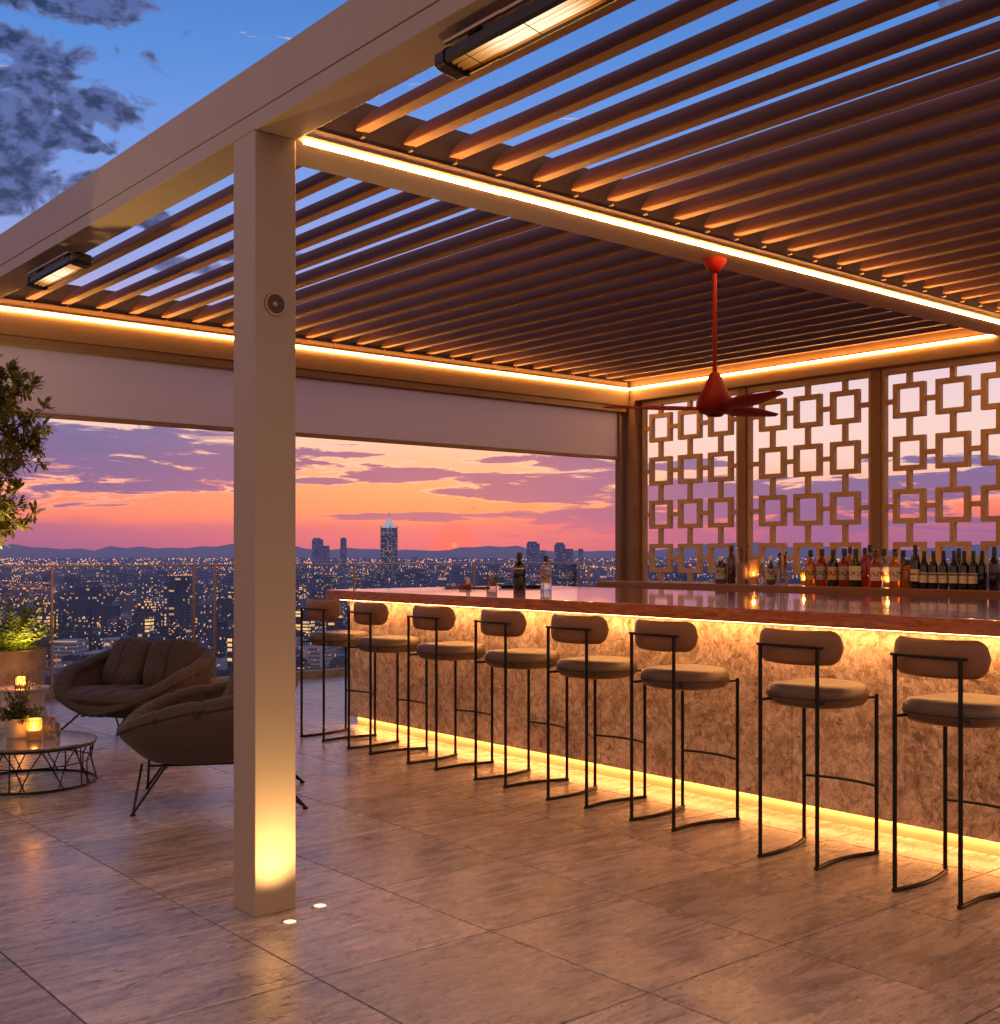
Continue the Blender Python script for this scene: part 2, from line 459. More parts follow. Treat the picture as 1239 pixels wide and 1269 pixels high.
M['city_office'] = hazed('city_office_lit', facade((.05,.05,.05), .86, (1.0,.55,.10), 2.6, (2.6,3.2)))
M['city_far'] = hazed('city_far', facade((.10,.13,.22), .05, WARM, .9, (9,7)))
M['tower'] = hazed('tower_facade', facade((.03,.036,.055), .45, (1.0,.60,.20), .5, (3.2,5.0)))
def plainf(c, rough=.8):
    def f(t, b):
        n = t.noise(t.n('ShaderNodeNewGeometry').outputs['Position'], .01, 4)
        t.l.new(t.mix(n, tuple(x*.7 for x in c), tuple(x*1.3 for x in c)), b.inputs['Base Color']); b.inputs['Roughness'].default_value = rough
    return f
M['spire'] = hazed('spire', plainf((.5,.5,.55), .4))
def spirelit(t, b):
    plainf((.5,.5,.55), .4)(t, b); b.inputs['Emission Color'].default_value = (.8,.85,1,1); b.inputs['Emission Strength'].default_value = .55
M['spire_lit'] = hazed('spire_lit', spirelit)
def groundf(t, b):
    P = t.n('ShaderNodeNewGeometry').outputs['Position']
    n = t.noise(P, .004, 8, .65); v = t.xyz(t.voro(P, .018, 'F1', 'Color'))[0]
    c = t.ramp(t.math('MULTIPLY_ADD', v, .5, t.math('MULTIPLY', n, .5)), [(.25,(.014,.022,.04)),(.5,(.05,.075,.13)),(.62,(.12,.16,.25)),(.8,(.22,.26,.36))])
    t.l.new(c, b.inputs['Base Color']); b.inputs['Roughness'].default_value = .9
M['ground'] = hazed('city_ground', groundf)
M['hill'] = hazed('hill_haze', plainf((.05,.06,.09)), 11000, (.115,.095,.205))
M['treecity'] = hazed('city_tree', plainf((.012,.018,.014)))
M['pt_warm'] = emit('street_glow_warm', (1.0,.42,.13), 1.6, False)
M['pt_white'] = emit('street_glow_white', (1.0,.70,.50), 1.05, False)
M['pt_pink'] = emit('street_glow_pink', (1.0,.46,.36), .95, False)
M['pt_red'] = emit('street_glow_red', (1.0,.12,.06), 1.8, False)
M['pt_road'] = emit('road_glow', (1.0,.42,.14), .75, False)

# ------------------------------------------------------------ world
w = bpy.data.worlds.new('World'); sc.world = w; w.use_nodes = True
def build_world():
    t = NT(w.node_tree); bg = w.node_tree.nodes['Background']
    d = t.n('ShaderNodeTexCoord').outputs['Generated']
    X = t.xyz(d)
    lat = t.vmath('DOT_PRODUCT', d, tuple(R)); dep = t.vmath('DOT_PRODUCT', d, tuple(F))
    a = t.math('ARCTAN2', lat, dep)
    hl = t.math('SQRT', t.math('ADD', t.math('MULTIPLY', lat, lat), t.math('MULTIPLY', dep, dep)))
    E = t.math('DIVIDE', X[2], t.math('MAXIMUM', hl, .02))
    Ec = t.math('MULTIPLY', E, 1/1.2, clamp=True)
    st = [(-.0, (168,92,122)), (.012, (205,104,124)), (.026, (238,112,112)), (.040, (248,130,112)), (.056, (253,160,126)),
          (.076, (252,186,158)), (.10, (249,203,184)), (.13, (236,196,208)), (.18, (196,176,216)), (.24, (150,164,226)),
          (.32, (118,156,230)), (.42, (86,140,218)), (.58, (56,106,190)), (.85, (34,72,146)), (1.2, (24,52,112))]
    base = t.ramp(Ec, [(max(e,0)/1.2, srgb(*c)) for e, c in st])
    # away from the sun the dusk is cooler
    da = t.math('ABSOLUTE', t.math('ADD', a, .04))
    cool = t.math('MULTIPLY', t.ss(da, .25, 2.2), .55)
    base = t.mix(cool, base, t.ramp(Ec, [(0, srgb(120,92,140)), (.1, srgb(160,120,165)), (.25, srgb(110,120,190)), (1, srgb(26,48,104))]))
    pink = t.math('MULTIPLY', t.ss(a, -.02, -.30), t.ss(t.math('ABSOLUTE', t.math('SUBTRACT', E, .055)), .05, .01))
    base = t.mix(t.math('MULTIPLY', pink, .6), base, srgb(252,138,118))
    # sky behind the viewer, out of view, made bright warm pink to light the terrace
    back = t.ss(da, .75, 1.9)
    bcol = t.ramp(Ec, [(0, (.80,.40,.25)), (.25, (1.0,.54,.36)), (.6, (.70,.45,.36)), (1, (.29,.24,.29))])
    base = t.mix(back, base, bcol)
    base = t.mix(t.math('MULTIPLY', t.math('MULTIPLY', t.ss(a, .06, .16), t.math('MULTIPLY', t.ss(E, .045, .085), t.ss(E, .24, .15))), .6), base, srgb(244,214,212))
    # glow round the sun
    g = t.math('ADD', t.math('POWER', t.math('DIVIDE', t.math('ADD', a, .0395), .20), 2), t.math('POWER', t.math('DIVIDE', t.math('SUBTRACT', E, .05), .045), 2))
    gl = t.math('POWER', 2.718, t.math('MULTIPLY', g, -1.0))
    base = t.mix(t.math('MULTIPLY', gl, .38), base, srgb(255,172,100))
    # --- clouds low: long streaks; high: broken cumulus
    def blob(px, py, wx, wy):
        k = (px-HX)/FL; a0 = math.atan(k); e0 = (HY-py)/FL/math.sqrt(1+k*k)
        u = t.math('POWER', t.math('DIVIDE', t.math('SUBTRACT', a, a0), wx/FL), 2)
        v_ = t.math('POWER', t.math('DIVIDE', t.math('SUBTRACT', E, e0), wy/FL), 2)
        return t.math('SUBTRACT', 1.0, t.math('ADD', u, v_))
    def field(bl):
        r = None
        for q in bl:
            x = blob(*q); r = x if r is None else t.math('SMOOTH_MAX', r, x, .3) if False else t.math('MAXIMUM', r, x)
        return t.math('MAXIMUM', r, -1.2)
    vl = t.comb(t.math('MULTIPLY', a, 9), t.math('MULTIPLY', E, 62), .3)
    nl = t.noise(vl, 1.5, 12, .64, .5)
    lowb = field([(150,560,250,38),(250,592,120,16),(30,535,130,22),(120,604,110,7),(430,590,10,1),(500,590,70,9),(395,596,40,5),(415,563,60,4),
                  (620,571,46,5),(715,573,80,12),(615,594,60,7),(700,606,120,22),(760,590,60,14),(640,612,120,8),(740,642,150,14),(560,640,160,5),(445,641,40,4),
                  (870,610,220,18),(1010,622,260,22),(1180,605,200,20),(1000,655,300,22),(830,575,60,8),(1150,570,70,6),(1380,600,250,30),
                  (-250,570,300,50),(-600,560,300,60),(1900,600,500,50)])
    dl = t.math('ADD', t.math('MULTIPLY', t.math('SUBTRACT', nl, .5), 6.5), lowb)
    ml = t.ss(dl, -.05, .50)
    mcl = t.mix(t.ss(da, .02, .30), srgb(146,80,126), srgb(80,84,148))
    mcl = t.mix(t.ss(E, .03, .10), t.mix(.3, mcl, srgb(160,88,132)), mcl)
    mcl = t.mix(t.math('MULTIPLY', t.noise(vl, 2.4, 5), .35), mcl, srgb(150,118,170))
    rim = t.math('MULTIPLY', t.ss(t.math('ABSOLUTE', t.math('ADD', dl, .02)), .30, .0), .5)
    rim = t.math('MULTIPLY', rim, t.ss(E, .025, .06))
    base = t.mix(rim, base, srgb(255,212,190))
    base = t.mix(t.math('MULTIPLY', ml, .93), base, mcl)
    # flat band of haze right on the horizon
    hb = t.ss(t.math('ADD', E, t.math('MULTIPLY', t.math('SUBTRACT', nl, .5), .02)), .034, .018)
    base = t.mix(t.math('MULTIPLY', hb, .72), base, t.mix(t.ss(da, .03, .42), srgb(198,94,126), srgb(140,98,150)))
    vh = t.comb(t.math('MULTIPLY', a, 19), t.math('MULTIPLY', E, 25), 4.1)
    nh = t.noise(vh, 1.0, 10, .54, .5)
    hib = field([(50,95,150,50),(-60,120,150,70),(20,222,95,42),(130,125,85,36),(90,0,130,26),(110,178,60,12),(190,272,50,12),(215,330,60,12),(-150,260,220,60),(330,318,60,10),
                 (500,-200,300,60),(-400,60,200,120),(1500,-100,300,70),(-900,100,300,120),(2600,0,600,150),(-2600,100,700,120)])
    dh = t.math('ADD', t.math('MULTIPLY', t.math('SUBTRACT', nh, .5), 6.5), hib)
    mh = t.ss(dh, .05, .60)
    inner = t.noise(vh, 3.0, 6, .6)
    mch = t.mix(t.ss(inner, .38, .62), srgb(26,38,78), srgb(84,100,156))
    mch = t.mix(t.math('MULTIPLY', t.ss(dh, .9, .2), .5), mch, srgb(120,130,182))
    mch = t.mix(t.math('MULTIPLY', t.ss(t.noise(vh, .8, 3), .60, .72), .22), mch, srgb(170,120,150))
    base = t.mix(t.math('MULTIPLY', mh, .92), base, mch)
    # the sun, half sunk behind the hills
    sd = t.math('ADD', t.math('POWER', t.math('ADD', a, .0390), 2), t.math('POWER', t.math('SUBTRACT', E, .0074), 2))
    base = t.mix(t.ss(sd, .0000075, .000003), base, (1.7,.42,.25))
    base = t.mix(t.math('MULTIPLY', t.ss(sd, .0006, .0), .55), base, srgb(255,90,90))
    # faint physical sky adds to the light
    sky = t.n('ShaderNodeTexSky', sky_type='NISHITA'); sky.sun_disc = False
    sky.sun_elevation = math.radians(1.0); sky.sun_rotation = math.atan2(.613, .791)
    add = t.n('ShaderNodeMix', data_type='RGBA', blend_type='ADD'); add.inputs[0].default_value = .012
    t.l.new(base, add.inputs[6]); t.l.new(sky.outputs[0], add.inputs[7])
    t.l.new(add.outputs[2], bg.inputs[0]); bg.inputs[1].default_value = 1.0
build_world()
sun = bpy.data.lights.new('sun', 'SUN'); sun.energy = .012; sun.angle = math.radians(12); sun.color = (1,.55,.38)
so = bpy.data.objects.new('sun', sun); COL.objects.link(so)
sdir = Vector((.613,.791,math.tan(math.radians(2.0))))
so.rotation_euler = sdir.to_track_quat('Z', 'Y').to_euler(); so.location = (0,0,30)

# ------------------------------------------------------------ camera
cd = bpy.data.cameras.new('camera'); co = bpy.data.objects.new('camera', cd); COL.objects.link(co)
co.location = (0,0,HC); co.rotation_euler = (PI/2, 0, math.radians(-40))
cd.sensor_fit = 'HORIZONTAL'; cd.sensor_width = 36; cd.lens = 36*FL/1239; cd.shift_y = (686-634.5)/1239
cd.clip_start = .05; cd.clip_end = 90000; sc.camera = co

# ------------------------------------------------------------ terrace floor
xs = [-8.08,-7.36,-6.64,-5.92,-5.2,-4.48,-3.76,-3.04,-2.32,-1.6,-.88,-.16,.56,1.28,2.0,2.74,3.44,4.16,4.88,5.6,6.32,7.04,7.76,8.48,9.2,9.92,10.64,11.75]
ys = [-4.4,-3.63,-2.86,-2.09,-1.32,-.55,.22,.99,1.76,2.53,3.32,4.06,4.84,5.61,6.38,7.15,7.92,8.69,9.46,10.23,10.9,11.5]
vs = []; fs = []; seeds = []
g = .0028
for i in range(len(xs)-1):
    for j in range(len(ys)-1):
        x0,x1,y0,y1 = xs[i]+g, xs[i+1]-g, ys[j]+g, ys[j+1]-g
        o = len(vs)
        c = .0015
        vs += [(x0,y0,-.004),(x1,y0,-.004),(x1,y1,-.004),(x0,y1,-.004),(x0+c,y0+c,0),(x1-c,y0+c,0),(x1-c,y1-c,0),(x0+c,y1-c,0)]
        ff = [(4,5,6,7),(0,1,5,4),(1,2,6,5),(2,3,7,6),(3,0,4,7)]
        fs += [tuple(k+o for k in f) for f in ff]; s_ = random.random(); seeds += [s_]*5
me = bpy.data.meshes.new('floor'); me.from_pydata(vs, [], fs); me.materials.append(M['floor'])
at = me.attributes.new('tile_seed', 'FLOAT', 'FACE'); at.data.foreach_set('value', seeds); me.update()
fl = bpy.data.objects.new('terrace_floor', me); COL.objects.link(fl); tag(fl, kind='structure')
sl = MB().box((-8.1,-4.42,-.9),(12.0,11.75,-.0035)).build('terrace_slab', M['grout']); tag(sl, kind='structure')

# ------------------------------------------------------------ pergola
XB0, XB1 = 2.147, 2.33
pg = thing('pergola', 'large taupe metal pergola with tilted dark wood louvres over the bar', 'pergola')
def part(name, boxes, m, parent=pg, bevel=.004, lab=None):
    mb = MB()
    for a, b in boxes: mb.box(a, b)
    o = mb.build(name, m, parent, bevel=bevel)
    if lab: o['label'] = lab
    return o
part('column', [((XB0+.001,4.021,0),(XB1-.003,4.20,3.03))], M['taupe'], lab='square taupe column in the foreground, lit from its foot')
part('column', [((XB0+.001,8.07,0),(XB1-.003,8.25,3.03))], M['taupe'])
part('column', [((8.45,8.01,0),(8.63,8.19,2.92))], M['bronze'])
part('front_beam', [((XB0,-.2,3.031),(XB1,8.30,3.095)),((XB0+.004,-.2,3.095),(XB1-.004,8.30,3.10)),((XB0,-.2,3.10),(XB1,8.30,3.285))], M['taupe'])
part('middle_beam', [((XB1+.001,4.02,3.032),(8.45,4.29,3.06)),((XB1+.001,4.035,3.06),(8.45,4.275,3.10))], M['taupe'])
part('gutter', [((XB1+.001,4.045,3.101),(8.45,4.265,3.27))], M['darkframe'])
part('rear_beam', [((XB1+.001,8.07,2.87),(8.449,8.25,3.06)),((XB1+.001,8.085,3.06),(8.449,8.25,3.11))], M['bronze'])
part('gutter', [((XB1+.001,8.10,3.111),(8.449,8.25,3.27))], M['darkframe'])
part('side_beam', [((8.47,-.2,2.921),(8.66,8.30,3.06)),((8.485,-.2,3.06),(8.66,8.30,3.285))], M['bronze'])
part('mullion', [((8.55,6.70,0),(8.64,6.79,2.92))], M['bronze'])
part('mullion', [((8.55,5.32,0),(8.64,5.41,2.92))], M['bronze'])
part('mullion', [((8.55,4.0,0),(8.64,4.09,2.92))], M['bronze'])
# LED strips
def led(name, a, b, parent=pg, m='led'):
    return MB().box(a, b).build(name, M[m], parent)
led('led_strip', (XB1+.03,4.006,3.022),(8.44,4.0195,3.038))
led('led_strip', (XB1+.03,8.056,3.028),(8.44,8.0695,3.046))
led('led_strip', (8.456,4.30,3.036),(8.4695,8.05,3.052))
led('led_strip', (8.456,0,3.036),(8.4695,4.0,3.052))
# louvres
prof = [(-.034,.0),(.030,.004),(.064,.028),(.110,.074),(.150,.122),(.161,.139),(.152,.149),(.128,.146),(.088,.129),(.045,.099),(.008,.064),(-.020,.031),(-.034,.008)]
lv_near = MB().prism(prof, -.15, 3.985).mesh('louver', M['louver'])
lv_far = MB().prism(prof, 4.30, 8.045).mesh('louver', M['louver'])
pin = MB(); pin.tube([(.0,0,-.012),(.0,.03,-.012)], .006, 8); pin.box((-.005,.0,-.012),(.005,.006,.008))
pinm = pin.mesh('hinge_pin', simple('pin_steel', (.16,.12,.09), .5, .8, .2, 20), True)
for me_, y0 in ((lv_near, 3.985), (lv_far, 8.045)):
    for n in range(25):
        o = bpy.data.objects.new('louver', me_); COL.objects.link(o); o.parent = pg
        o.location = (2.615 + .24*n - (.0 if n else 0), 0, 3.115 + random.uniform(-.002,.002))
        p = bpy.data.objects.new('hinge_pin', pinm); COL.objects.link(p); p.parent = o; p.location = (.012, y0-.002, -.0)

# roller shade
rs = thing('roller_shade', 'pinkish grey roller screen half lowered from the rear beam', 'roller shade', (5.39,8.12,2.35))
O = Vector((5.39,8.12,2.35))
def lp(a): return tuple(Vector(a)-O)
MB().box(lp((2.34,8.09,2.81)), lp((8.44,8.23,2.869))).build('cassette', M['bronze'], rs, bevel=.004)
MB().box(lp((2.36,8.148,2.366)), lp((8.36,8.150,2.82))).build('screen_fabric', M['shade'], rs)
MB().box(lp((2.36,8.135,2.335)), lp((8.36,8.165,2.368))).build('bottom_bar', M['bronze'], rs, bevel=.003)
MB().box(lp((8.365,8.12,1.3-1.3)), lp((8.40,8.18,2.81))).build('guide_rail', M['bronze'], rs, bevel=.002)

# lattice screens
def lattice(y0, y1, label):
    t = thing('lattice_screen', label, 'lattice screen', (8.595,(y0+y1)/2,0), 0, 'fretwork lattice screens behind the bar')
    mb = MB(); yc = 0; hw = (y1-y0)/2; th = .042
    d0, d1 = -.022, .022
    z0, z1 = .15, 2.92
    fr = MB(); f = .03
    fr.box((d0-.004,-hw,z0),(d1+.004,-hw+f,z1)); fr.box((d0-.004,hw-f,z0),(d1+.004,hw,z1))
    fr.box((d0-.004,-hw+f,z1-.05),(d1+.004,hw-f,z1)); fr.box((d0-.004,-hw+f,z0),(d1+.004,hw-f,z0+.05))
    fr.build('frame', M['lattice'], t)
    cols = [-.375, 0, .375]; rows = [2.645-.43*i for i in range(6)]
    q = .14; c = .02
    for z in rows:
        for y in cols:
            mb.box((d0,y-q,z-q),(d1,y+q,z-q+th)); mb.box((d0,y-q,z+q-th),(d1,y+q,z+q))
            mb.box((d0,y-q,z-q+th),(d1,y-q+th,z+q-th)); mb.box((d0,y+q-th,z-q+th),(d1,y+q,z+q-th))
        edges = [-hw+f] + [v for y in cols for v in (y-q, y+q)] + [hw-f]
        for i in range(0, len(edges), 2): mb.box((d0+.002,edges[i],z-c),(d1-.002,edges[i+1],z+c))
    for y in cols:
        ez = [z1-.05] + [v for z in rows for v in (z+q, z-q)] + [z0+.05]
        for i in range(0, len(ez), 2):
            if ez[i]-ez[i+1] > .005: mb.box((d0+.002,y-c,ez[i+1]),(d1-.002,y+c,ez[i]))
    mb.build('fretwork', M['lattice'], t)
lattice(6.792, 8.005, 'leftmost bronze lattice screen of linked squares, next to the corner post')
lattice(5.412, 6.698, 'middle of the three bronze lattice screens of linked squares')
lattice(4.092, 5.318, 'rightmost bronze lattice screen of linked squares, behind the wine bottles')

# speaker in column
sp = thing('column_speaker', 'round brass rimmed speaker set in the tall column', 'speaker', (2.2345,4.020,2.37))
Mx = Matrix.Rotation(PI/2, 4, 'X')
MB().lathe([(.0,.003),(.038,.003),(.038,0)], 32, M=Mx).build('grille', simple('speaker_grille', (.10,.07,.05), .6, .5, .3, 90), sp, True)
MB().lathe([(.038,0),(.038,.006),(.045,.006),(.0465,.0)], 32, M=Mx).build('rim', M['rail'], sp, True)
MB().lathe([(.0,.0045),(.008,.0045),(.010,.003)], 16, M=Mx).build('centre_cap', M['rail'], sp, True)

# floor lights
for i, (x, y, lab) in enumerate(((2.222,3.885,'recessed floor light nearer to the viewer, at the foot of the column'),(2.415,3.985,'recessed floor light right of the column foot, the farther of two'))):
    t = thing('floor_light', lab, 'floor light', (x,y,0), 0, 'recessed floor lights')
    MB().lathe([(.024,0.0),(.024,.0045),(.033,.0045),(.035,.0005)], 28).build('rim', M['steel'], t, True)
    MB().lathe([(.0,.003),(.024,.002)], 28).build('lens', M['floorlens'], t, True)
    l = bpy.data.lights.new('uplight', 'SPOT'); l.energy = (62, 6)[i]; l.color = (1,.60,.22); l.spot_size = math.radians((126,70)[i]); l.spot_blend = 1.0; l.shadow_soft_size = .045
    lo = bpy.data.objects.new('uplight', l); COL.objects.link(lo); lo.parent = t; lo.location = (0,0,.02)
    lo.rotation_euler = (Vector((-.0,-.24,-1)) if i == 0 else Vector((.30,-.0,-1))).to_track_quat('-Z','Y').to_euler()
    dv = Vector((.012,-.03,1)) if i == 0 else Vector((-.20,.08,1))
    lo.rotation_euler = dv.to_track_quat('-Z','Y').to_euler()

# heaters
def heater_el():
    m = bpy.data.materials.new('heater_element'); m.use_nodes = True; t = NT(m.node_tree)
    for nd in list(m.node_tree.nodes):
        if nd.type != 'OUTPUT_MATERIAL': m.node_tree.nodes.remove(nd)
    out = [n for n in m.node_tree.nodes if n.type == 'OUTPUT_MATERIAL'][0]
    v = objc(t); y = t.math('ABSOLUTE', t.xyz(v)[1])
    n = t.noise(t.mapv(v, (90, 2.0, 90)), 1, 4, .7)
    hot = t.math('MULTIPLY', t.ss(y, .38, .05), t.math('MULTIPLY_ADD', n, 1.6, .1))
    c = t.ramp(hot, [(.0,(.85,.26,.04)),(.45,(1.0,.50,.16)),(.8,(1.0,.78,.50))])
    e = t.n('ShaderNodeEmission'); t.l.new(c, e.inputs[0]); t.set(e.inputs[1], t.math('MULTIPLY_ADD', hot, 1.35, .24))
    t.l.new(e.outputs[0], out.inputs[0]); return m
M['heat'] = heater_el()
M['reflector'] = simple('heater_reflector', (.55,.26,.08), .3, 1, .1, 30)
M['heaterbody'] = simple('heater_body', (.016,.013,.012), .38, .3, .2, 20)
def heater(yc, L, label):
    t = thing('patio_heater', label, 'patio heater', (2.255,yc,2.955), 0, 'infrared bar heaters under the front beam')
    Rr = Matrix.Rotation(math.radians(10), 4, 'Y')
    H = L/2
    b = MB()
    b.prism([(-.062,-.028),(-.050,-.036),(-.046,-.036),(-.046,.0),(.046,.0),(.046,-.036),(.050,-.036),(.062,-.028),(.066,.012),(.04,.034),(-.04,.034),(-.066,.012)], -H+.06, H-.06, Rr)
    b.build('housing', M['heaterbody'], t)
    for s in (-1, 1):
        c = MB(); pr = [(-.062,-.030),(-.045,-.040),(.045,-.040),(.062,-.030),(.068,.012),(.042,.037),(-.042,.037),(-.068,.012)]
        pr2 = [(x*.66, z*.62) for x, z in pr]
        n = len(pr); vs = [Rr @ Vector((x, s*(H-.07), z)) for x, z in pr] + [Rr @ Vector((x, s*(H-.02), z)) for x, z in pr] + [Rr @ Vector((x, s*H, z)) for x, z in pr2]
        fs = [tuple(range(n)), tuple(range(2*n, 3*n))] + [(k*n+i, k*n+(i+1) % n, (k+1)*n+(i+1) % n, (k+1)*n+i) for k in (0,1) for i in range(n)]
        c.add(vs, fs); c.build('end_cap', M['heaterbody'], t, bevel=.004)
        br = MB(); br.box((-.05,s*(H*.55)-.02,.034),(-.02,s*(H*.55)+.02,.074)); br.build('bracket', M['heaterbody'], t)
    MB().prism([(-.045,-.026),(-.043,-.004),(.043,-.004),(.045,-.026),(.040,-.010),(-.040,-.010)], -H+.07, H-.07, Rr).build('reflector', M['reflector'], t)
    for x in (-.022, .004, .026):
        e = MB(); e.tube([Rr @ Vector((x,-H+.075,-.020)), Rr @ Vector((x,H-.075,-.020))], .0085, 10); e.build('heating_tube', M['heat'], t, True)
    gr = MB()
    for k in range(3):
        y = -H+.16+(2*H-.32)*k/2; gr.tube([Rr @ Vector((-.046,y,-.034)), Rr @ Vector((.046,y,-.034))], .0016, 5)
    gr.build('guard_wires', M['black'], t)
    pn = MB().box((-.052,-H*.8,.0),(-.042,H*.8,.012)); 
    MB().box((-.075,-H*.82,.040),(-.062,H*.82,.052)).build('mounting_rail', M['rail'], t)
    t.scale = (.86,1,.80)
    return t
heater(2.53, .86, 'glowing bar heater nearest the viewer, at the top of the picture')
heater(6.47, .78, 'glowing bar heater at the far left end of the front beam')

# ceiling fan
fan = thing('ceiling_fan', 'red three bladed ceiling fan hanging on a long rod', 'ceiling fan', (5.05,4.17,2.2))
MB().lathe([(.0,.832),(.066,.832),(.066,.815),(.03,.765),(.014,.755)][::-1], 28).build('canopy', M['red'], fan, True)
MB().tube([(0,0,.20),(0,0,.78)], .0125, 14).build('downrod', M['red'], fan, True)
MB().lathe([(.0,-.03),(.05,-.03),(.085,-.018),(.102,.005),(.102,.04),(.088,.075),(.06,.12),(.032,.19),(.018,.205),(.0,.205)], 32).build('motor_housing', M['red'], fan, True)
MB().lathe([(.0,-.042),(.04,-.040),(.05,-.031)], 24).build('hub_cap', M['black'], fan, True)
for ang_ld in (44, -68, 176):
    a = math.radians(ang_ld); dv = R*math.cos(a)+F*math.sin(a); pv = Vector((-dv.y, dv.x, 0))
    mb = MB(); N = 16; top = []; W = []
    for i in range(N+1):
        u = i/N; r = .085+u*.53
        wd = .034+.034*math.sin(min(1,u*1.8)*PI/2)-.038*max(0,u-.45)/.55
        if u > .97: wd *= .6
        tw = math.radians(-(22-10*u))
        c = dv*r+Vector((0,0,.005+.012*u)); 
        for sgn, hh in ((-1,0),(-.3,.006),(1,.0),(.3,-.005)):
            off = pv*(wd*sgn*math.cos(tw))+Vector((0,0,wd*sgn*math.sin(tw)+hh)); W.append(c+off)
    fs = [(i*4+j, i*4+(j+1) % 4, (i+1)*4+(j+1) % 4, (i+1)*4+j) for i in range(N) for j in range(4)] + [(0,1,2,3), (N*4+3,N*4+2,N*4+1,N*4)]
    mb.add(W, fs); mb.build('blade', M['red'], fan, 'all')

# ------------------------------------------------------------ bar
bar = thing('bar_counter', 'long bar with glossy burl wood top and glowing stone front', 'bar counter', (5.15,4.5,0))
O = Vector((5.15,4.5,0))
BY0, BY1 = .9, 8.14
SX = 5.165
MB().box(lp((5.0,BY0,1.03)), lp((7.15,BY1+.02,1.105))).build('counter_top', M['counter'], bar, bevel=.004)
mb = MB()
ysp = [BY0+.1, 2.3, 3.74, 5.18, 6.62, 8.06]
for ya, yb in zip(ysp, ysp[1:]):
    MB().box(lp((SX,ya+.002,.075)), lp((SX+.03,yb-.002,1.012))).build('stone_panel', M['stone'], bar, bevel=.0015)
MB().box(lp((SX+.0305,BY0+.1,.0755)), lp((7.0,8.059,1.012))).build('bar_carcass', M['darkframe'], bar)
MB().box(lp((SX+.05,BY0+.15,.0)), lp((6.95,8.02,.0745))).build('toe_kick', simple('toe_kick_paint', (.55,.42,.25), .5), bar)
MB().box(lp((SX+.02,BY0+.15,1.0125)), lp((6.9,8.02,1.0295))).build('sub_top', M['darkframe'], bar)
MB().box(lp((SX-.088,BY0+.15,1.0235)), lp((SX-.060,8.07,1.0295))).build('led_strip', M['led_under'], bar)
MB().box(lp((SX+.022,BY0+.15,.0705)), lp((SX+.046,8.02,.0745))).build('led_strip', M['led_toe'], bar)

bb = thing('back_bar', 'wooden back bar shelf carrying the bottles in front of the lattice', 'back bar', (8.2,4.5,0))
O = Vector((8.2,4.5,0))
MB().box(lp((7.92,BY0,1.055)), lp((8.44,8.0,1.135))).build('shelf_top', M['shelfwood'], bb, bevel=.004)
MB().box(lp((8.0,BY0+.05,0)), lp((8.42,7.96,1.054))).build('cabinet', M['darkframe'], bb)

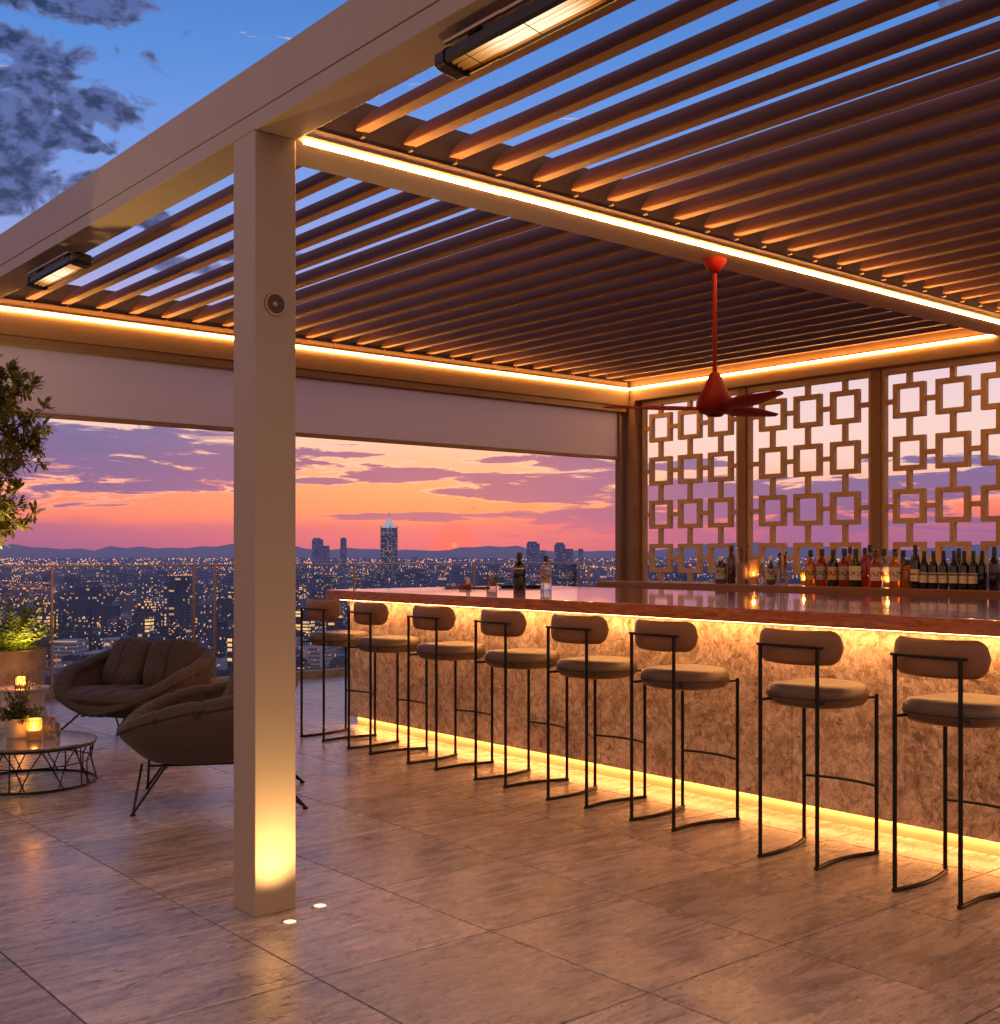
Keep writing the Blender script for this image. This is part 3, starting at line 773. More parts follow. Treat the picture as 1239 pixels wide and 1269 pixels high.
# bar stools
def make_stool():
    t = thing('bar_stool', '', 'bar stool')
    # local: +x toward the bar; origin on the floor under the seat centre
    N = 40
    def sup(a, rx, ry, e=2.5):
        c, s = math.cos(a), math.sin(a)
        return rx*math.copysign(abs(c)**(2/e), c), ry*math.copysign(abs(s)**(2/e), s)
    prof = [(.0,.0),(.80,.0),(.90,.006),(.965,.020),(1.0,.040),(.995,.055),(.965,.070),(.90,.081),(.75,.087),(.5,.089),(.25,.090),(.0,.090)]
    vs = []; fs = []
    for r, z in prof:
        for j in range(N):
            x, y = sup(2*PI*j/N, .215*r, .218*r)
            zz = z*1.12 + (.010*(x/.2)**2 if z > .05 else 0) - (.006 if (z > .08 and r < .4) else 0)
            vs.append((x+.01, y, .700+zz))
    for i in range(len(prof)-1):
        for j in range(N): fs.append((i*N+j, i*N+(j+1) % N, (i+1)*N+(j+1) % N, (i+1)*N+j))
    s = MB(); s.add(vs, fs); s.build('seat', M['seat'], t, 'all')
    # seam of the seat
    MB().tube([Vector((sup(2*PI*j/48,.2155,.2185)[0]+.01, sup(2*PI*j/48,.2155,.2185)[1], .745)) for j in range(48)], .0022, 5, closed=True).build('seam', M['piping'], t)
    # curved backrest, pill shaped in elevation
    bmx = MB(); NU, NV = 36, 14; vs = []; fs = []
    hw, hh = .235, .078; Rc = .34
    for side in (0, 1):
        for i in range(NU+1):
            for j in range(NV+1):
                u = -1+2*i/NU; v = -1+2*j/NV
                # pill mapping
                ex = .72
                lim = 1 if abs(u) < ex else math.sqrt(max(0, 1-((abs(u)-ex)/(1-ex))**2))
                lim = max(lim, .02)
                y = u*hw; z = v*hh*lim
                ang = y/Rc
                th = .021*max(0, 1-abs(v)**3.5)**.5*max(0, 1-abs(u)**7)**.5+.0005
                rr = Rc + (th if side == 0 else -th*.9)
                x = -.205 + Rc - rr*math.cos(ang) + .012*v*-1*0
                vs.append((x, rr*math.sin(ang), .975+z + .006*u*u))
    def id(s_, i, j): return s_*(NU+1)*(NV+1)+i*(NV+1)+j
    for s_ in (0,1):
        for i in range(NU):
            for j in range(NV):
                q = (id(s_,i,j), id(s_,i+1,j), id(s_,i+1,j+1), id(s_,i,j+1)); fs.append(q if s_ else q[::-1])
    for i in range(NU):
        fs.append((id(0,i,0), id(0,i+1,0), id(1,i+1,0), id(1,i,0))); fs.append((id(0,i+1,NV), id(0,i,NV), id(1,i,NV), id(1,i+1,NV)))
    for j in range(NV):
        fs.append((id(0,0,j+1), id(0,0,j), id(1,0,j), id(1,0,j+1))); fs.append((id(0,NU,j), id(0,NU,j+1), id(1,NU,j+1), id(1,NU,j)))
    bmx.add(vs, fs); bmx.build('backrest', M['tan'], t, 'all')
    r = .0095
    bx, fx, by, fy = -.235, .205, .148, .192
    for s_ in (-1, 1):
        MB().tube([(bx, s_*by, 0.008), (bx, s_*by, .985)], r, 10).build('leg', M['black'], t, True)
        MB().tube([(fx, s_*fy, 0.008), (fx, s_*fy, .748)], r, 10).build('leg', M['black'], t, True)
        pts = [(bx-.012, s_*(by+.0), .009)]
        for k in range(13):
            u = k/12; pts.append((bx+(fx-bx)*u, s_*(by+(fy-by)*u - .035*math.sin(PI*u)), .009))
        pts.append((fx+.012, s_*fy, .009))
        MB().tube(pts, .0092, 8).build('sled_runner', M['black'], t, True)
        MB().tube([(bx, s_*by, .728), (bx+.10, s_*(by-.015), .728)], .007, 8).build('seat_bracket', M['black'], t, True)
        MB().tube([(fx, s_*fy, .735), (fx-.09, s_*(fy-.05), .728)], .007, 8).build('seat_bracket', M['black'], t, True)
    MB().tube([(bx-.004+.012*(abs(u)**2), u*.172, .983) for u in [-1+2*k/12 for k in range(13)]], .0068, 8).build('back_bracket', M['black'], t, True)
    MB().tube([(fx+.045*(1-u*u), u*fy, .318) for u in [-1+2*k/16 for k in range(17)]], .0075, 8).build('footrest', M['black'], t, True)
    return t
stool = make_stool()
spos = [(4.33,2.62),(4.36,3.34),(4.43,4.21),(4.445,4.88),(4.485,5.57),(4.496,6.30),(4.51,7.05),(4.54,7.76)]
slab = ['tan leather bar stool nearest the viewer, cut off by the right edge of the picture',
        'second nearest tan leather bar stool, below the wine bottles',
        'third nearest tan leather bar stool, with a wide gap on its right',
        'fourth nearest tan leather bar stool along the bar',
        'fifth tan leather bar stool, in front of the black bottle on the counter',
        'sixth tan leather bar stool, third from the far end of the row',
        'seventh tan leather bar stool, second from the far end of the row',
        'farthest tan leather bar stool, at the left end of the bar beside the column']
for i, (x, y) in enumerate(spos):
    o = stool if i == 0 else copy_tree(stool)
    o.location = (x+.235, y-.148, 0); o.rotation_euler = (0,0,(-.05,.06,-.02,.05,-.06,.03,-.04,.05)[i])
    o['label'] = slab[i]; o['group'] = 'bar stools lined up at the bar'

# ------------------------------------------------------------ bottles
PROF = {
 'wine': [(.0,.0),(.036,.0),(.038,.006),(.038,.185),(.034,.205),(.020,.232),(.0145,.25),(.0145,.30),(.016,.302),(.016,.31),(.0,.31)],
 'spirit': [(.0,.0),(.040,.0),(.043,.008),(.043,.165),(.038,.188),(.022,.208),(.0155,.22),(.0155,.262),(.0175,.265),(.0175,.272),(.0,.272)],
 'round': [(.0,.0),(.036,.0),(.045,.02),(.047,.09),(.043,.135),(.028,.175),(.016,.20),(.014,.25),(.017,.253),(.017,.262),(.0,.262)],
 'slim': [(.0,.0),(.030,.0),(.033,.008),(.033,.20),(.026,.225),(.014,.245),(.0125,.285),(.015,.288),(.015,.296),(.0,.296)],
 'squat': [(.0,.0),(.042,.0),(.047,.01),(.047,.14),(.040,.158),(.022,.168),(.018,.175),(.018,.20),(.0,.20)],
 'gin': [(.0,.0),(.044,.0),(.047,.008),(.047,.17),(.042,.195),(.026,.215),(.019,.225),(.0185,.255),(.0,.255)]}
NECK = {'wine':(.245,.312,.0165),'spirit':(.232,.285,.0185),'round':(.225,.275,.018),'slim':(.255,.305,.0155),'squat':(.178,.215,.021),'gin':(.236,.285,.022)}
def bottle(loc, kind, glass, lab_m, label, cat='bottle', scale=1.0, group='bottles on the back bar', lz=(.055,.145), cap='cork', rz=None):
    t = thing('bottle', label, cat, loc, 0, group)
    p = [(r*scale, z*scale) for r, z in PROF[kind]]
    MB().lathe(p, 24).build('glass_body', M[glass], t, True)
    if cap:
        z0, z1, r = [q*scale for q in NECK[kind]]
        MB().lathe([(r*.98,z0),(r,z0+.003),(r,z1-.003),(r*.9,z1),(0,z1)], 18).build('cap', M[cap], t, True)
    if lab_m:
        mr = max(r for r, z in p if z <= lz[1]*scale)+.0009
        lm = MB(); N = 16; a0 = math.pi+math.radians(20) ; vs = []; fs = []
        for i in range(N+1):
            a = a0-1.15+2.3*i/N
            for z in lz: vs.append((mr*math.cos(a), mr*math.sin(a), z*scale))
        for i in range(N): fs.append((2*i,2*i+2,2*i+3,2*i+1))
        lm.add(vs, fs); o = lm.build('paper_label', M[lab_m], t, 'all')
        if rz is not None: pass
    return t
SZ = 1.135
def bp(x, X=8.12): v = atX(x, X); return (v.x, v.y, SZ+.0005)
B = [ (893,8.10,'squat','smoke','lab_clear','square shouldered dark bottle with pale top, leftmost on the back bar',1.12,'steel'),
 (906,8.13,'slim','brownglass',None,'tall amber brown bottle leaning close to the grey utensil cup',1.1,'cork'),
 (944,8.12,'round','clear',None,'small clear decanter just right of the glowing candle vase',.8,'steel'),
 (955,8.11,'round','smoke','lab_clear','engraved smoky decanter with pale collar, between candle vase and jug',.9,'steel'),
 (1004,8.10,'spirit','amber','lab_gold','amber spirit bottle with gold label, leftmost of the labelled row',1.03,'cork'),
 (1018,8.11,'spirit','ruby','lab_grey','dark red spirit bottle with grey label, second in the labelled row',1.06,'cork'),
 (1032,8.10,'spirit','green','lab_gold','dark green bottle with cream and gold label, third in the labelled row',1.04,'cork'),
 (1046,8.11,'spirit','ruby','lab_grey','red bottle with broad grey label, between two green black bottles',1.07,'cork'),
 (1053,8.26,'slim','amber',None,'amber bottle standing behind the red and green bottles',1.04,'cork'),
 (1060,8.09,'round','green','lab_white','black green bottle with square white label, left of mid row',1.10,'cork'),
 (1071.5,8.12,'slim','ruby',None,'deep red bottle without label beside a white labelled dark one',1.02,'cork'),
 (1077.5,8.28,'slim','smoke',None,'tall thin bottle rising behind the red bottles by the mullion',1.10,'cork'),
 (1085,8.08,'spirit','ruby','lab_white','orange red bottle with large cream label in front of the mullion',1.05,'brownglass'),
 (1095,8.24,'spirit','clear','lab_clear','clear bottle glowing behind the cream labelled one',1.06,'cork'),
 (1109,8.09,'spirit','amber','lab_white','orange red bottle with rounded white label, right of the clear one',1.05,'brownglass'),
 (1119,8.20,'round','smoke','lab_clear','smoky bottle with dark ball stopper behind the amber ones',1.06,'cork'),
 (1124.5,8.13,'squat','amber',None,'short wide amber bottle left of the wine row',1.0,'cork'),
 (1134,8.07,'slim','wine','lab_wine','tallest black wine bottle with white label, leftmost of the wine row',1.08,'cork'),
 (1145,8.08,'wine','wine','lab_wine','black wine bottle, second of the wine row',.91,'cork'),
 (1156.5,8.08,'wine','wine','lab_wine','black wine bottle, third of the wine row',.91,'cork'),
 (1169,8.08,'wine','wine','lab_wine','black wine bottle with slashed mark, fourth of the wine row',.91,'cork'),
 (1182,8.08,'wine','wine','lab_wine','black wine bottle, fifth of the wine row',.91,'cork'),
 (1188,8.22,'wine','wine',None,'unlabelled black bottle half hidden behind the wine row',.97,'cork'),
 (1194.5,8.08,'wine','wine','lab_wine','black wine bottle, sixth of the labelled wine row',.91,'cork'),
 (1206,8.08,'wine','wine','lab_wine','last labelled black wine bottle before the plain ones',.91,'cork'),
 (1217,8.10,'wine','wine',None,'plain black bottle without label next to the last labelled one',.91,'cork'),
 (1232,8.06,'wine','wine',None,'large plain black bottle at the right edge of the picture',1.0,'cork')]
for x, X, kd, gl_, lb, lab, s_, cap in B:
    lz = (.035,.125) if kd == 'squat' else ((.05,.15) if kd in ('spirit','round','gin') else (.05,.135))
    bottle(bp(x, X), kd, gl_, lb, lab, scale=s_, lz=lz, cap=cap)
# utensil cup
uc = thing('utensil_cup', 'grey cup holding bar spoons and stirrers', 'cup', bp(920,8.08))
MB().lathe([(.0,.0),(.042,.0),(.045,.004),(.045,.185),(.041,.185),(.041,.012),(.0,.012)], 24).build('cup', simple('grey_cup', (.26,.20,.17), .5), uc, True)
for k, (dx, dy) in enumerate(((.01,.03),(-.02,.05),(.0,-.055),(.02,-.035),(.0,.01))):
    s = MB(); s.tube([(dx*.3,dy*.3,.02),(dx,dy,.28+.02*(k % 3))], .0032, 6)
    s.lathe([(.0,-.008),(.007,-.004),(.009,.003),(.005,.010),(.0,.012)], 10, (dx,dy,.285+.02*(k % 3))); s.build('stirrer', M['steel' if k % 2 else 'cork'], uc, True)
def pt(loc, e, c=(1,.50,.16), parent=None, r=.015):
    l = bpy.data.lights.new('candle_light', 'POINT'); l.energy = e; l.color = c; l.shadow_soft_size = r
    o = bpy.data.objects.new('candle_light', l); COL.objects.link(o); o.location = loc
    if parent is not None: o.parent = parent
    return o
M['candleglass'] = thin_glass('candle_glass', (1.0,.82,.58), .15, .25, (.95,.7,.4))
def candle(loc, r, h, label, wax_h, e, group=None):
    t = thing('candle', label, 'candle', loc, 0, group)
    MB().lathe([(.0,.0),(r,.0),(r,h),(r*.95,h),(r*.95,.006),(.0,.006)], 28).build('glass_holder', M['candleglass'], t, True)
    MB().lathe([(.0,.0065),(r*.84,.0065),(r*.84,wax_h),(.0,wax_h-.002)], 24).build('wax', M['wax'], t, True)
    MB().lathe([(.0,wax_h+.002),(.004,wax_h+.006),(.0062,wax_h+.014),(.004,wax_h+.026),(.0,wax_h+.040)], 12).build('flame', M['flame'], t, True)
    pt((0,0,wax_h+.022), e, parent=t, r=.012)
    return t
candle(bp(933.5,8.09), .042, .21, 'glowing tall candle vase beside the grey utensil cup', .07, 1.6, 'candles on the back bar')
candle(bp(996,8.2), .028, .10, 'small bright candle left of the amber gold labelled bottle', .04, 1.6, 'candles on the back bar')
candle(bp(1100,8.2), .028, .10, 'small candle glowing between the cream and white labelled red bottles', .04, 1.8, 'candles on the back bar')
candle(bp(1128,8.32), .028, .10, 'small candle glowing behind the short amber bottle', .04, 1.8, 'candles on the back bar')
jg = thing('glass_jug', 'clear glass jug with dark stirrers, right of the engraved decanter', 'jug', bp(969,8.1))
MB().lathe([(.0,.0),(.045,.0),(.052,.02),(.046,.12),(.040,.16),(.045,.19),(.043,.19),(.037,.16),(.043,.12),(.049,.02),(.0,.006)], 28).build('jug_body', M['tumbler'], jg, True)
MB().tube([(0,-.044,.15),(0,-.078,.14),(0,-.08,.08),(0,-.048,.06)], .005, 8).build('handle', M['tumbler'], jg, True)
s = MB()
for k in range(4):
    a = k*1.6; s.tube([(.01*math.cos(a),.01*math.sin(a),.01),(.035*math.cos(a),.035*math.sin(a),.235+.01*k)], .004, 6)
    s.lathe([(0,-.012),(.011,-.004),(.011,.006),(0,.013)], 10, (.035*math.cos(a),.035*math.sin(a),.24+.01*k))
s.build('stirrers', M['cork'], jg, True)

# on the front counter
CZ = 1.1055
def cpz(x, y): v = pz(x, y, CZ); return (v.x, v.y, CZ)
bottle(cpz(643,731), 'gin', 'wine', None, 'matt black bottle with thin gold band standing on the bar counter', scale=1.06, group=None)
t_ = bpy.data.objects['bottle.027'] if 'bottle.027' in bpy.data.objects else None
bk = [o for o in bpy.data.objects if o.get('label','').startswith('matt black bottle')][0]
MB().lathe([(.0498,.168),(.0502,.170),(.0502,.176),(.0498,.178)], 24).build('gold_band', simple('gold_band', (.7,.42,.12), .3, 1), bk, True)
bottle(cpz(676,731), 'gin', 'clear', 'lab_clear', 'clear ribbed bottle with black cap on the bar counter', scale=.97, group=None, lz=(.06,.12))
tb = thing('tumbler', 'cut glass tumbler with amber drink on the bar counter', 'glass', cpz(610,730))
MB().lathe([(.0,.0),(.040,.0),(.046,.02),(.047,.12),(.044,.12),(.042,.025),(.0,.02)], 12).build('glass_body', M['tumbler'], tb)
MB().lathe([(.0,.021),(.040,.024),(.041,.062),(.0,.062)], 20).build('drink', M['amber'], tb, True)
ice = MB(); ice.box((-.02,-.018,.05),(.012,.014,.082), Matrix.Rotation(.4,4,'Z')); ice.build('ice_cube', M['clear'], tb, bevel=.003)
tr = thing('serving_tray', 'dark flat tray lying on the counter behind the black bottle', 'tray', cpz(650,728.3), math.radians(-40))
MB().lathe([(.0,.0),(.21,.0),(.225,.016),(.220,.018),(.205,.005),(.0,.005)], 32, sx=1, sy=.55).build('tray_body', M['black'], tr, True)
di = thing('garnish_board', 'thin dark board with lime wedges left of the tumbler', 'board', cpz(580,729), math.radians(-40))
MB().box((-.19,-.07,0),(.19,.07,.012)).build('board', M['darkframe'], di, bevel=.004)
lw = MB().lathe([(.0,.0),(.05,.0),(.058,.022),(.054,.022),(.046,.005),(.0,.005)], 20, (-.02,0,.012)); lw.build('dish', M['amber'], di, True)
wd = MB(); 
for a in (0, .5, 1.0):
    vs = [Vector((0,0,.036)), Vector((.012,0,.10)), Vector((-.02+.01*a,.006,.09)), Vector((-.028,.0,.05))]
wd.tube([(0,0,.034),(.006,0,.06),(.0,0,.085),(-.006,0,.10)], [.016,.018,.012,.002], 8); wd.build('lime_wedge', simple('lime', (.55,.5,.28), .4), di, True)
nk = thing('bar_tool', 'long handled bar spoon lying across the garnish board', 'bar spoon', tuple(Vector(cpz(566,729.5))+Vector((0,0,.0))), math.radians(-38))
MB().tube([(-.10,-.0,.004),(.05,.0,.004)], .0035, 6).lathe([(0,-.003),(.013,-.001),(.013,.003),(0,.004)], 12, (-.11,0,.004)).build('spoon', M['steel'], nk, True)

# ------------------------------------------------------------ glass railing
def railing(p0, p1, posts, label):
    p0 = Vector(p0); p1 = Vector(p1); d = (p1-p0); L = d.length; d.normalize()
    t = thing('glass_railing', label, 'glass railing', p0, math.atan2(d.y, d.x), 'glass railings round the terrace')
    MB().box((0,-.022,1.270),(L,.022,1.288)).build('top_rail', M['rail'], t, bevel=.004)
    MB().box((0,-.06,0),(L,.06,.075)).build('base_kerb', M['pot'], t, bevel=.006)
    for x in posts: MB().box((x-.012,-.024,.076),(x+.012,.0,1.271)).build('post', M['rail'], t, bevel=.003)
    xs_ = [0]+list(posts)+[L]
    for a, b in zip(xs_, xs_[1:]):
        if b-a > .5: MB().box((a+.03,.006,.078),(b-.03,.018,1.255)).build('glass_pane', M['glass'], t)
railing((-7.9,11.42,0),(11.62,11.42,0), [1.9,3.7,5.5,7.3,9.1,10.02+.0,11.81,13.28,13.52,15.27,17.05,18.87,19.05], 'rear glass railing with slim metal posts, facing the sunset')
railing((11.66,11.35,0),(11.66,-4.3,0), [1.8,3.6,5.4,7.2,9.0,10.8,12.6,14.4], 'side glass railing seen through the lattice screens')

# ------------------------------------------------------------ lounge seating
def tub(name, label, W, D, loc, rz, hb, hf, zb, cushions, seats, ex=1.5, cz=0, lx=.40, ly=.42, ly2=.42, rim=.045, cs=.80):
    t = thing(name, label, 'sofa' if cushions > 1 else 'armchair', loc, rz)
    # local front = -y
    NT_, = (220,)
    def out(a):  # plan superellipse, a=0 is front (-y)
        s, c = math.sin(a), -math.cos(a); e = 2/2.7
        return math.copysign(abs(s)**e, s)*W/2, math.copysign(abs(c)**e, c)*D/2
    def H(a):
        u = (1-math.cos(a))/2
        return hf+(hb-hf)*(u**ex)*(1.0)
    rings = []
    seams = [2*PI*k/16 for k in range(16)]
    prof_n = 26
    vs = []; fs = []
    for i in range(NT_):
        a = 2*PI*i/NT_; x, y = out(a); h = H(a)
        dm = min(abs((a-s+PI) % (2*PI)-PI) for s in seams)
        gr = 1-.5*math.exp(-(dm/.022)**2)
        q = []
        pf = []
        # outer: from centre-bottom outwards, up bulging, over rim, down inside
        for (r, z) in ((.0,zb+.01),(.40,zb),(.62,zb+.015),(.74,zb+.05),(.87,zb+.11),(.945,zb+.11+(h-zb-.11)*.3),(.98,zb+.11+(h-zb-.11)*.6),(.998,h-.045)): pf.append((r,z,0))
        for k in range(7):
            b_ = -.3+PI*1.1*k/6
            pf.append((1-rim/ (W/2) + rim/(W/2)*math.cos(b_), h-.035+.04*math.sin(b_)*(1.0), 1))
        bl = .018*gr
        for (r, z) in ((.83,h-.07),(.775,h-(h-zb)*.28),(.73,h-(h-zb)*.5),(.70,zb+.12),(.66,zb+.09),(.0,zb+.09)): pf.append((r,z,2))
        for (r, z, k) in pf:
            rr = r
            if k == 2 and r > .5: rr = r-.035*gr+.03
            if k == 1: z += .012*(gr-1)*2
            if k == 0 and r > .8: rr = r+.006*(gr-1)*2
            # back leans outward a little with height
            lean = .05*max(0, y/(D/2))*max(0, (z-zb)/(hb-zb))
            vs.append((x*rr, y*rr+lean, z))
        NP = len(pf)
    for i in range(NT_):
        i2 = (i+1) % NT_
        for j in range(NP-1): fs.append((i*NP+j, i2*NP+j, i2*NP+j+1, i*NP+j+1))
    m = MB(); m.add(vs, fs); o = m.build('shell', M['fabric'], t, 'all')
    # piping along the rim's outer edge
    pp = []
    for i in range(90):
        a = 2*PI*i/90; x, y = out(a); h = H(a); lean = .05*max(0, y/(D/2))*max(0, (h-.04-zb)/(hb-zb))
        pp.append((x*.99, y*.99+lean, h-.055))
    MB().tube(pp, .006, 6, closed=True).build('piping', M['piping'], t, True)
    # seat cushion(s)
    def pillow(w_, d_, th, Mx_, name_, nseam=0, gather=0):
        N1, N2 = 56, 36; vs = []; fs = []
        for sgn in (1, -1):
            for i in range(N1+1):
                for j in range(N2+1):
                    u = -1+2*i/N1; v = -1+2*j/N2
                    e = max(0, (1-abs(u)**4.0))**.5*max(0, (1-abs(v)**4.0))**.5
                    z = sgn*th/2*e
                    if nseam and sgn > 0:
                        for k in range(nseam):
                            uc_ = -1+2*(k+1)/(nseam+1); z -= .016*math.exp(-((u-uc_)/.035)**2)*e
                    z += (.008*math.sin(3*u+2*v+1)*math.sin(5*v-u)+.003*math.sin(19*u+3*math.sin(4*v)))*e
                    k1 = 1-.05*v*v*(1-abs(u)) ; k2 = 1-.05*u*u
                    vs.append(Mx_ @ Vector((u*w_/2*(1-.02*(1-v*v))*(1-.17*(u*v)**2), v*d_/2*(1-.02*(1-u*u))*(1-.17*(u*v)**2), z)))
        def id(s_, i, j): return s_*(N1+1)*(N2+1)+i*(N2+1)+j
        for s_ in (0,1):
            for i in range(N1):
                for j in range(N2):
                    q = (id(s_,i,j), id(s_,i+1,j), id(s_,i+1,j+1), id(s_,i,j+1)); fs.append(q if s_ == 0 else q[::-1])
        m = MB(); m.add(vs, fs); return m.build(name_, M['fabric'], t, 'all')
    pillow(W*cs, D*cs, .15, Matrix.Translation((0,-D*.05+cz,zb+.135-cz)) @ Matrix.Rotation(math.radians(-2),4,'X'), 'seat_cushion', nseam=4)
    for k in range(cushions):
        cx = 0 if cushions == 1 else (-.5+k)*W*.36
        Mc = Matrix.Translation((cx, D*.21, zb+.36)) @ Matrix.Rotation(math.radians(-10+20*k) if cushions > 1 else 0, 4, 'Z') @ Matrix.Rotation(math.radians(66),4,'X')
        pillow(W*.38 if cushions > 1 else W*.6, .43, .17, Mc, 'back_cushion', nseam=1)
    # hairpin legs
    for sx in (-1,1):
        for sy in (-1,1):
            fx, fy = sx*W*lx, sy*D*(ly if sy < 0 else ly2)
            l = MB()
            tops = [(sx*W*.30, sy*D*.20, zb+.01), (sx*W*.22, sy*D*.34, zb+.01)]
            for tp in tops: l.tube([tp, (fx, fy, .012)], .0075, 8)
            l.lathe([(.0,.0),(.014,.0),(.014,.010),(.008,.014),(.0,.014)], 12, (fx,fy,0)); l.build('leg', M['black'], t, True)
    fr = MB()
    fr.tube([(-W*.30,-D*.20,zb-.0),(W*.30,-D*.20,zb-.0)], .007, 8); fr.tube([(-W*.30,D*.20,zb),(W*.30,D*.20,zb)], .007, 8)
    fr.tube([(-W*.22,-D*.3,zb-.0),(-W*.22,D*.3,zb)], .007, 8); fr.tube([(W*.22,-D*.3,zb),(W*.22,D*.3,zb)], .007, 8)
    fr.build('under_frame', M['black'], t, True)
    return t
def faceang(lat, dep):  # local -y should point to the (lat,dep) direction
    v = R*lat+F*dep
    return math.atan2(v.y, v.x)+PI/2
c = ld(-2.76, 8.75)
tub('lounge_sofa', 'dark brown quilted two seat sofa with loose back cushions on thin metal legs', 1.20, .86, c, faceang(-.42,-.9), .70, .28, .19, 2, 2, .55, .0, rim=.07, cs=.88)
c = ld(-1.68, 6.62)
tub('lounge_chair', 'dark brown quilted armchair partly hidden behind the column', .92, .95, c, faceang(-.93,-.18), .70, .44, .235, 1, 1, .62, .05, lx=.40, ly=.37, ly2=.585, rim=.05, cs=.72)

# coffee table
tc = ld(-2.87, 7.1); TZ = .262
ct = thing('coffee_table', 'low round coffee table with wire frame base', 'coffee table', tc)
MB().lathe([(.0,TZ-.018),(.375,TZ-.018),(.385,TZ-.014),(.388,TZ-.006),(.385,TZ),(.0,TZ)], 64).build('table_top', M['tabletop'], ct, True)
wf = MB()
def circ(r, z, n=48): return [(r*math.cos(2*PI*k/n), r*math.sin(2*PI*k/n), z) for k in range(n)]
wf.tube(circ(.375,TZ-.024), .006, 8, closed=True); wf.tube(circ(.385,.007), .007, 8, closed=True); wf.tube(circ(.355,.14), .004, 6, closed=True)
wf.build('ring_frame', M['black'], ct, True)
wf = MB(); n = 11
for k in range(n):
    a = 2*PI*k/n; b = a+PI/n*1.15; c_ = a-PI/n*1.15
    P = lambda an, r, z: (r*math.cos(an), r*math.sin(an), z)
    wf.tube([P(a,.375,TZ-.024), P((a+b)/2,.352,.14), P(b,.385,.007)], .0042, 6)
    wf.tube([P(a,.375,TZ-.024), P((a+c_)/2,.352,.14), P(c_,.385,.007)], .0042, 6)
    if k % 2: wf.tube([P(a+.1,.375,TZ-.024), P(a+.1,.385,.007)], .0045, 6)
wf.build('wire_struts', M['black'], ct, True)
def onT(x, y): v = pz(x, y, TZ); return (v.x, v.y, TZ+.0005)

# ------------------------------------------------------------ plants
def leaf(mb, base, d, up, L, W_, bend=.15):
    d = d.normalized(); s = d.cross(up)
    if s.length < 1e-3: s = d.cross(Vector((1,0,0)))
    s.normalize(); n = s.cross(d)
    mid = base+d*L*.66-n*L*bend*.3; tip = base+d*L-n*L*bend
    q = base+d*L*.30; e = base+d*L*.92-n*L*bend*.8
    mb.add([base, q-s*W_*.22, mid-s*W_*.5, e-s*W_*.26, tip, e+s*W_*.26, mid+s*W_*.5, q+s*W_*.22, q-n*W_*.1, mid-n*W_*.12], [(0,1,8),(0,8,7),(1,2,9,8),(8,9,6,7),(2,3,4,9),(9,4,5,6)])
rnd = random.Random(11)
def rv(): 
    while True:
        v = Vector((rnd.uniform(-1,1),rnd.uniform(-1,1),rnd.uniform(-1,1)))
        if .05 < v.length < 1: return v.normalized()
def upl(p, d, e, deg, parent, c=(1,.64,.20)):
    l = bpy.data.lights.new('plant_uplight', 'SPOT'); l.energy = e; l.color = c; l.shadow_soft_size = .03
    l.spot_size = math.radians(deg); l.spot_blend = .8
    o = bpy.data.objects.new('plant_uplight', l); COL.objects.link(o); o.parent = parent; o.location = p
    v = R*d[0]+F*d[1]+Vector((0,0,d[2])); o.rotation_euler = v.to_track_quat('-Z','Y').to_euler()
# tall olive-like tree in a planter beyond the left edge
tp = ld(-3.48, 6.45)
tree = thing('potted_tree', 'leafy potted tree reaching in from the left edge, lit warm from below', 'tree', tp)
tk = MB(); lf = MB()
def cluster(p, d, n=9, s=1.0):
    for k in range(n):
        dd = (d*1.0+rv()*1.0); leaf(lf, p+rv()*.015, dd, Vector((0,0,1)), rnd.uniform(.045,.075)*s, rnd.uniform(.020,.028)*s, rnd.uniform(-.1,.35))
def grow(p, d, L, r, lv):
    pts = [p.copy()]; rs_ = [r]; n = 5
    for k in range(n):
        d = (d+rv()*.22+Vector((0,0,.06))).normalized(); p = p+d*L/n; pts.append(p.copy()); rs_.append(r*(1-.5*(k+1)/n))
        if lv >= 2:
            cluster(p, (d*.3+rv()).normalized(), 3)
    tk.tube(pts, rs_, 6)
    if lv >= 3 or L < .12:
        cluster(p, d, 14); return
    for k in range(4 if lv < 2 else 4):
        nd = (d*.55+rv()*.85); nd.z = nd.z*.7+.15
        st = pts[rnd.randint(2,5)]
        grow(st, nd.normalized(), L*rnd.uniform(.55,.75), r*.5, lv+1)
TR = [Vector((0,0,.38)), R*.06+Vector((0,0,.8)), R*.18+Vector((0,0,1.15)), R*.36+Vector((0,0,1.42)), R*.46+Vector((0,0,1.75)), R*.50+Vector((0,0,2.10))]
tk.tube(TR, [.034,.03,.027,.022,.016,.009], 8)
for z, la, de, up, L in ((1.40,1,.1,.28,.34),(1.42,1,-.5,.4,.30),(1.5,.8,.7,.5,.30),(1.6,1,-.1,.5,.30),(1.7,.9,-.5,.6,.28),(1.78,.7,.5,.5,.30),(1.86,1,.1,.6,.27),(1.95,.6,-.5,.8,.27),(2.0,.8,.4,1,.26),
                      (2.05,.2,0,1,.28),(1.9,-.5,.5,.7,.3),(1.7,-.7,-.4,.5,.3),(1.5,-.8,.2,.5,.3),(2.0,-.4,-.3,1,.25),(1.6,.1,-1,.4,.3),(1.65,.1,1,.4,.3)):
    q = (z-1.42)/.63; base = (TR[3].lerp(TR[5], max(0,min(1,q))) if z > 1.42 else TR[3]).copy(); base.z = z
    L *= 1.22
    grow(base, (R*la+F*de+Vector((0,0,up))).normalized(), L, .012, 1)
tk.build('trunk', M['bark'], tree, True); lf.build('foliage', M['leaf_tree'], tree)
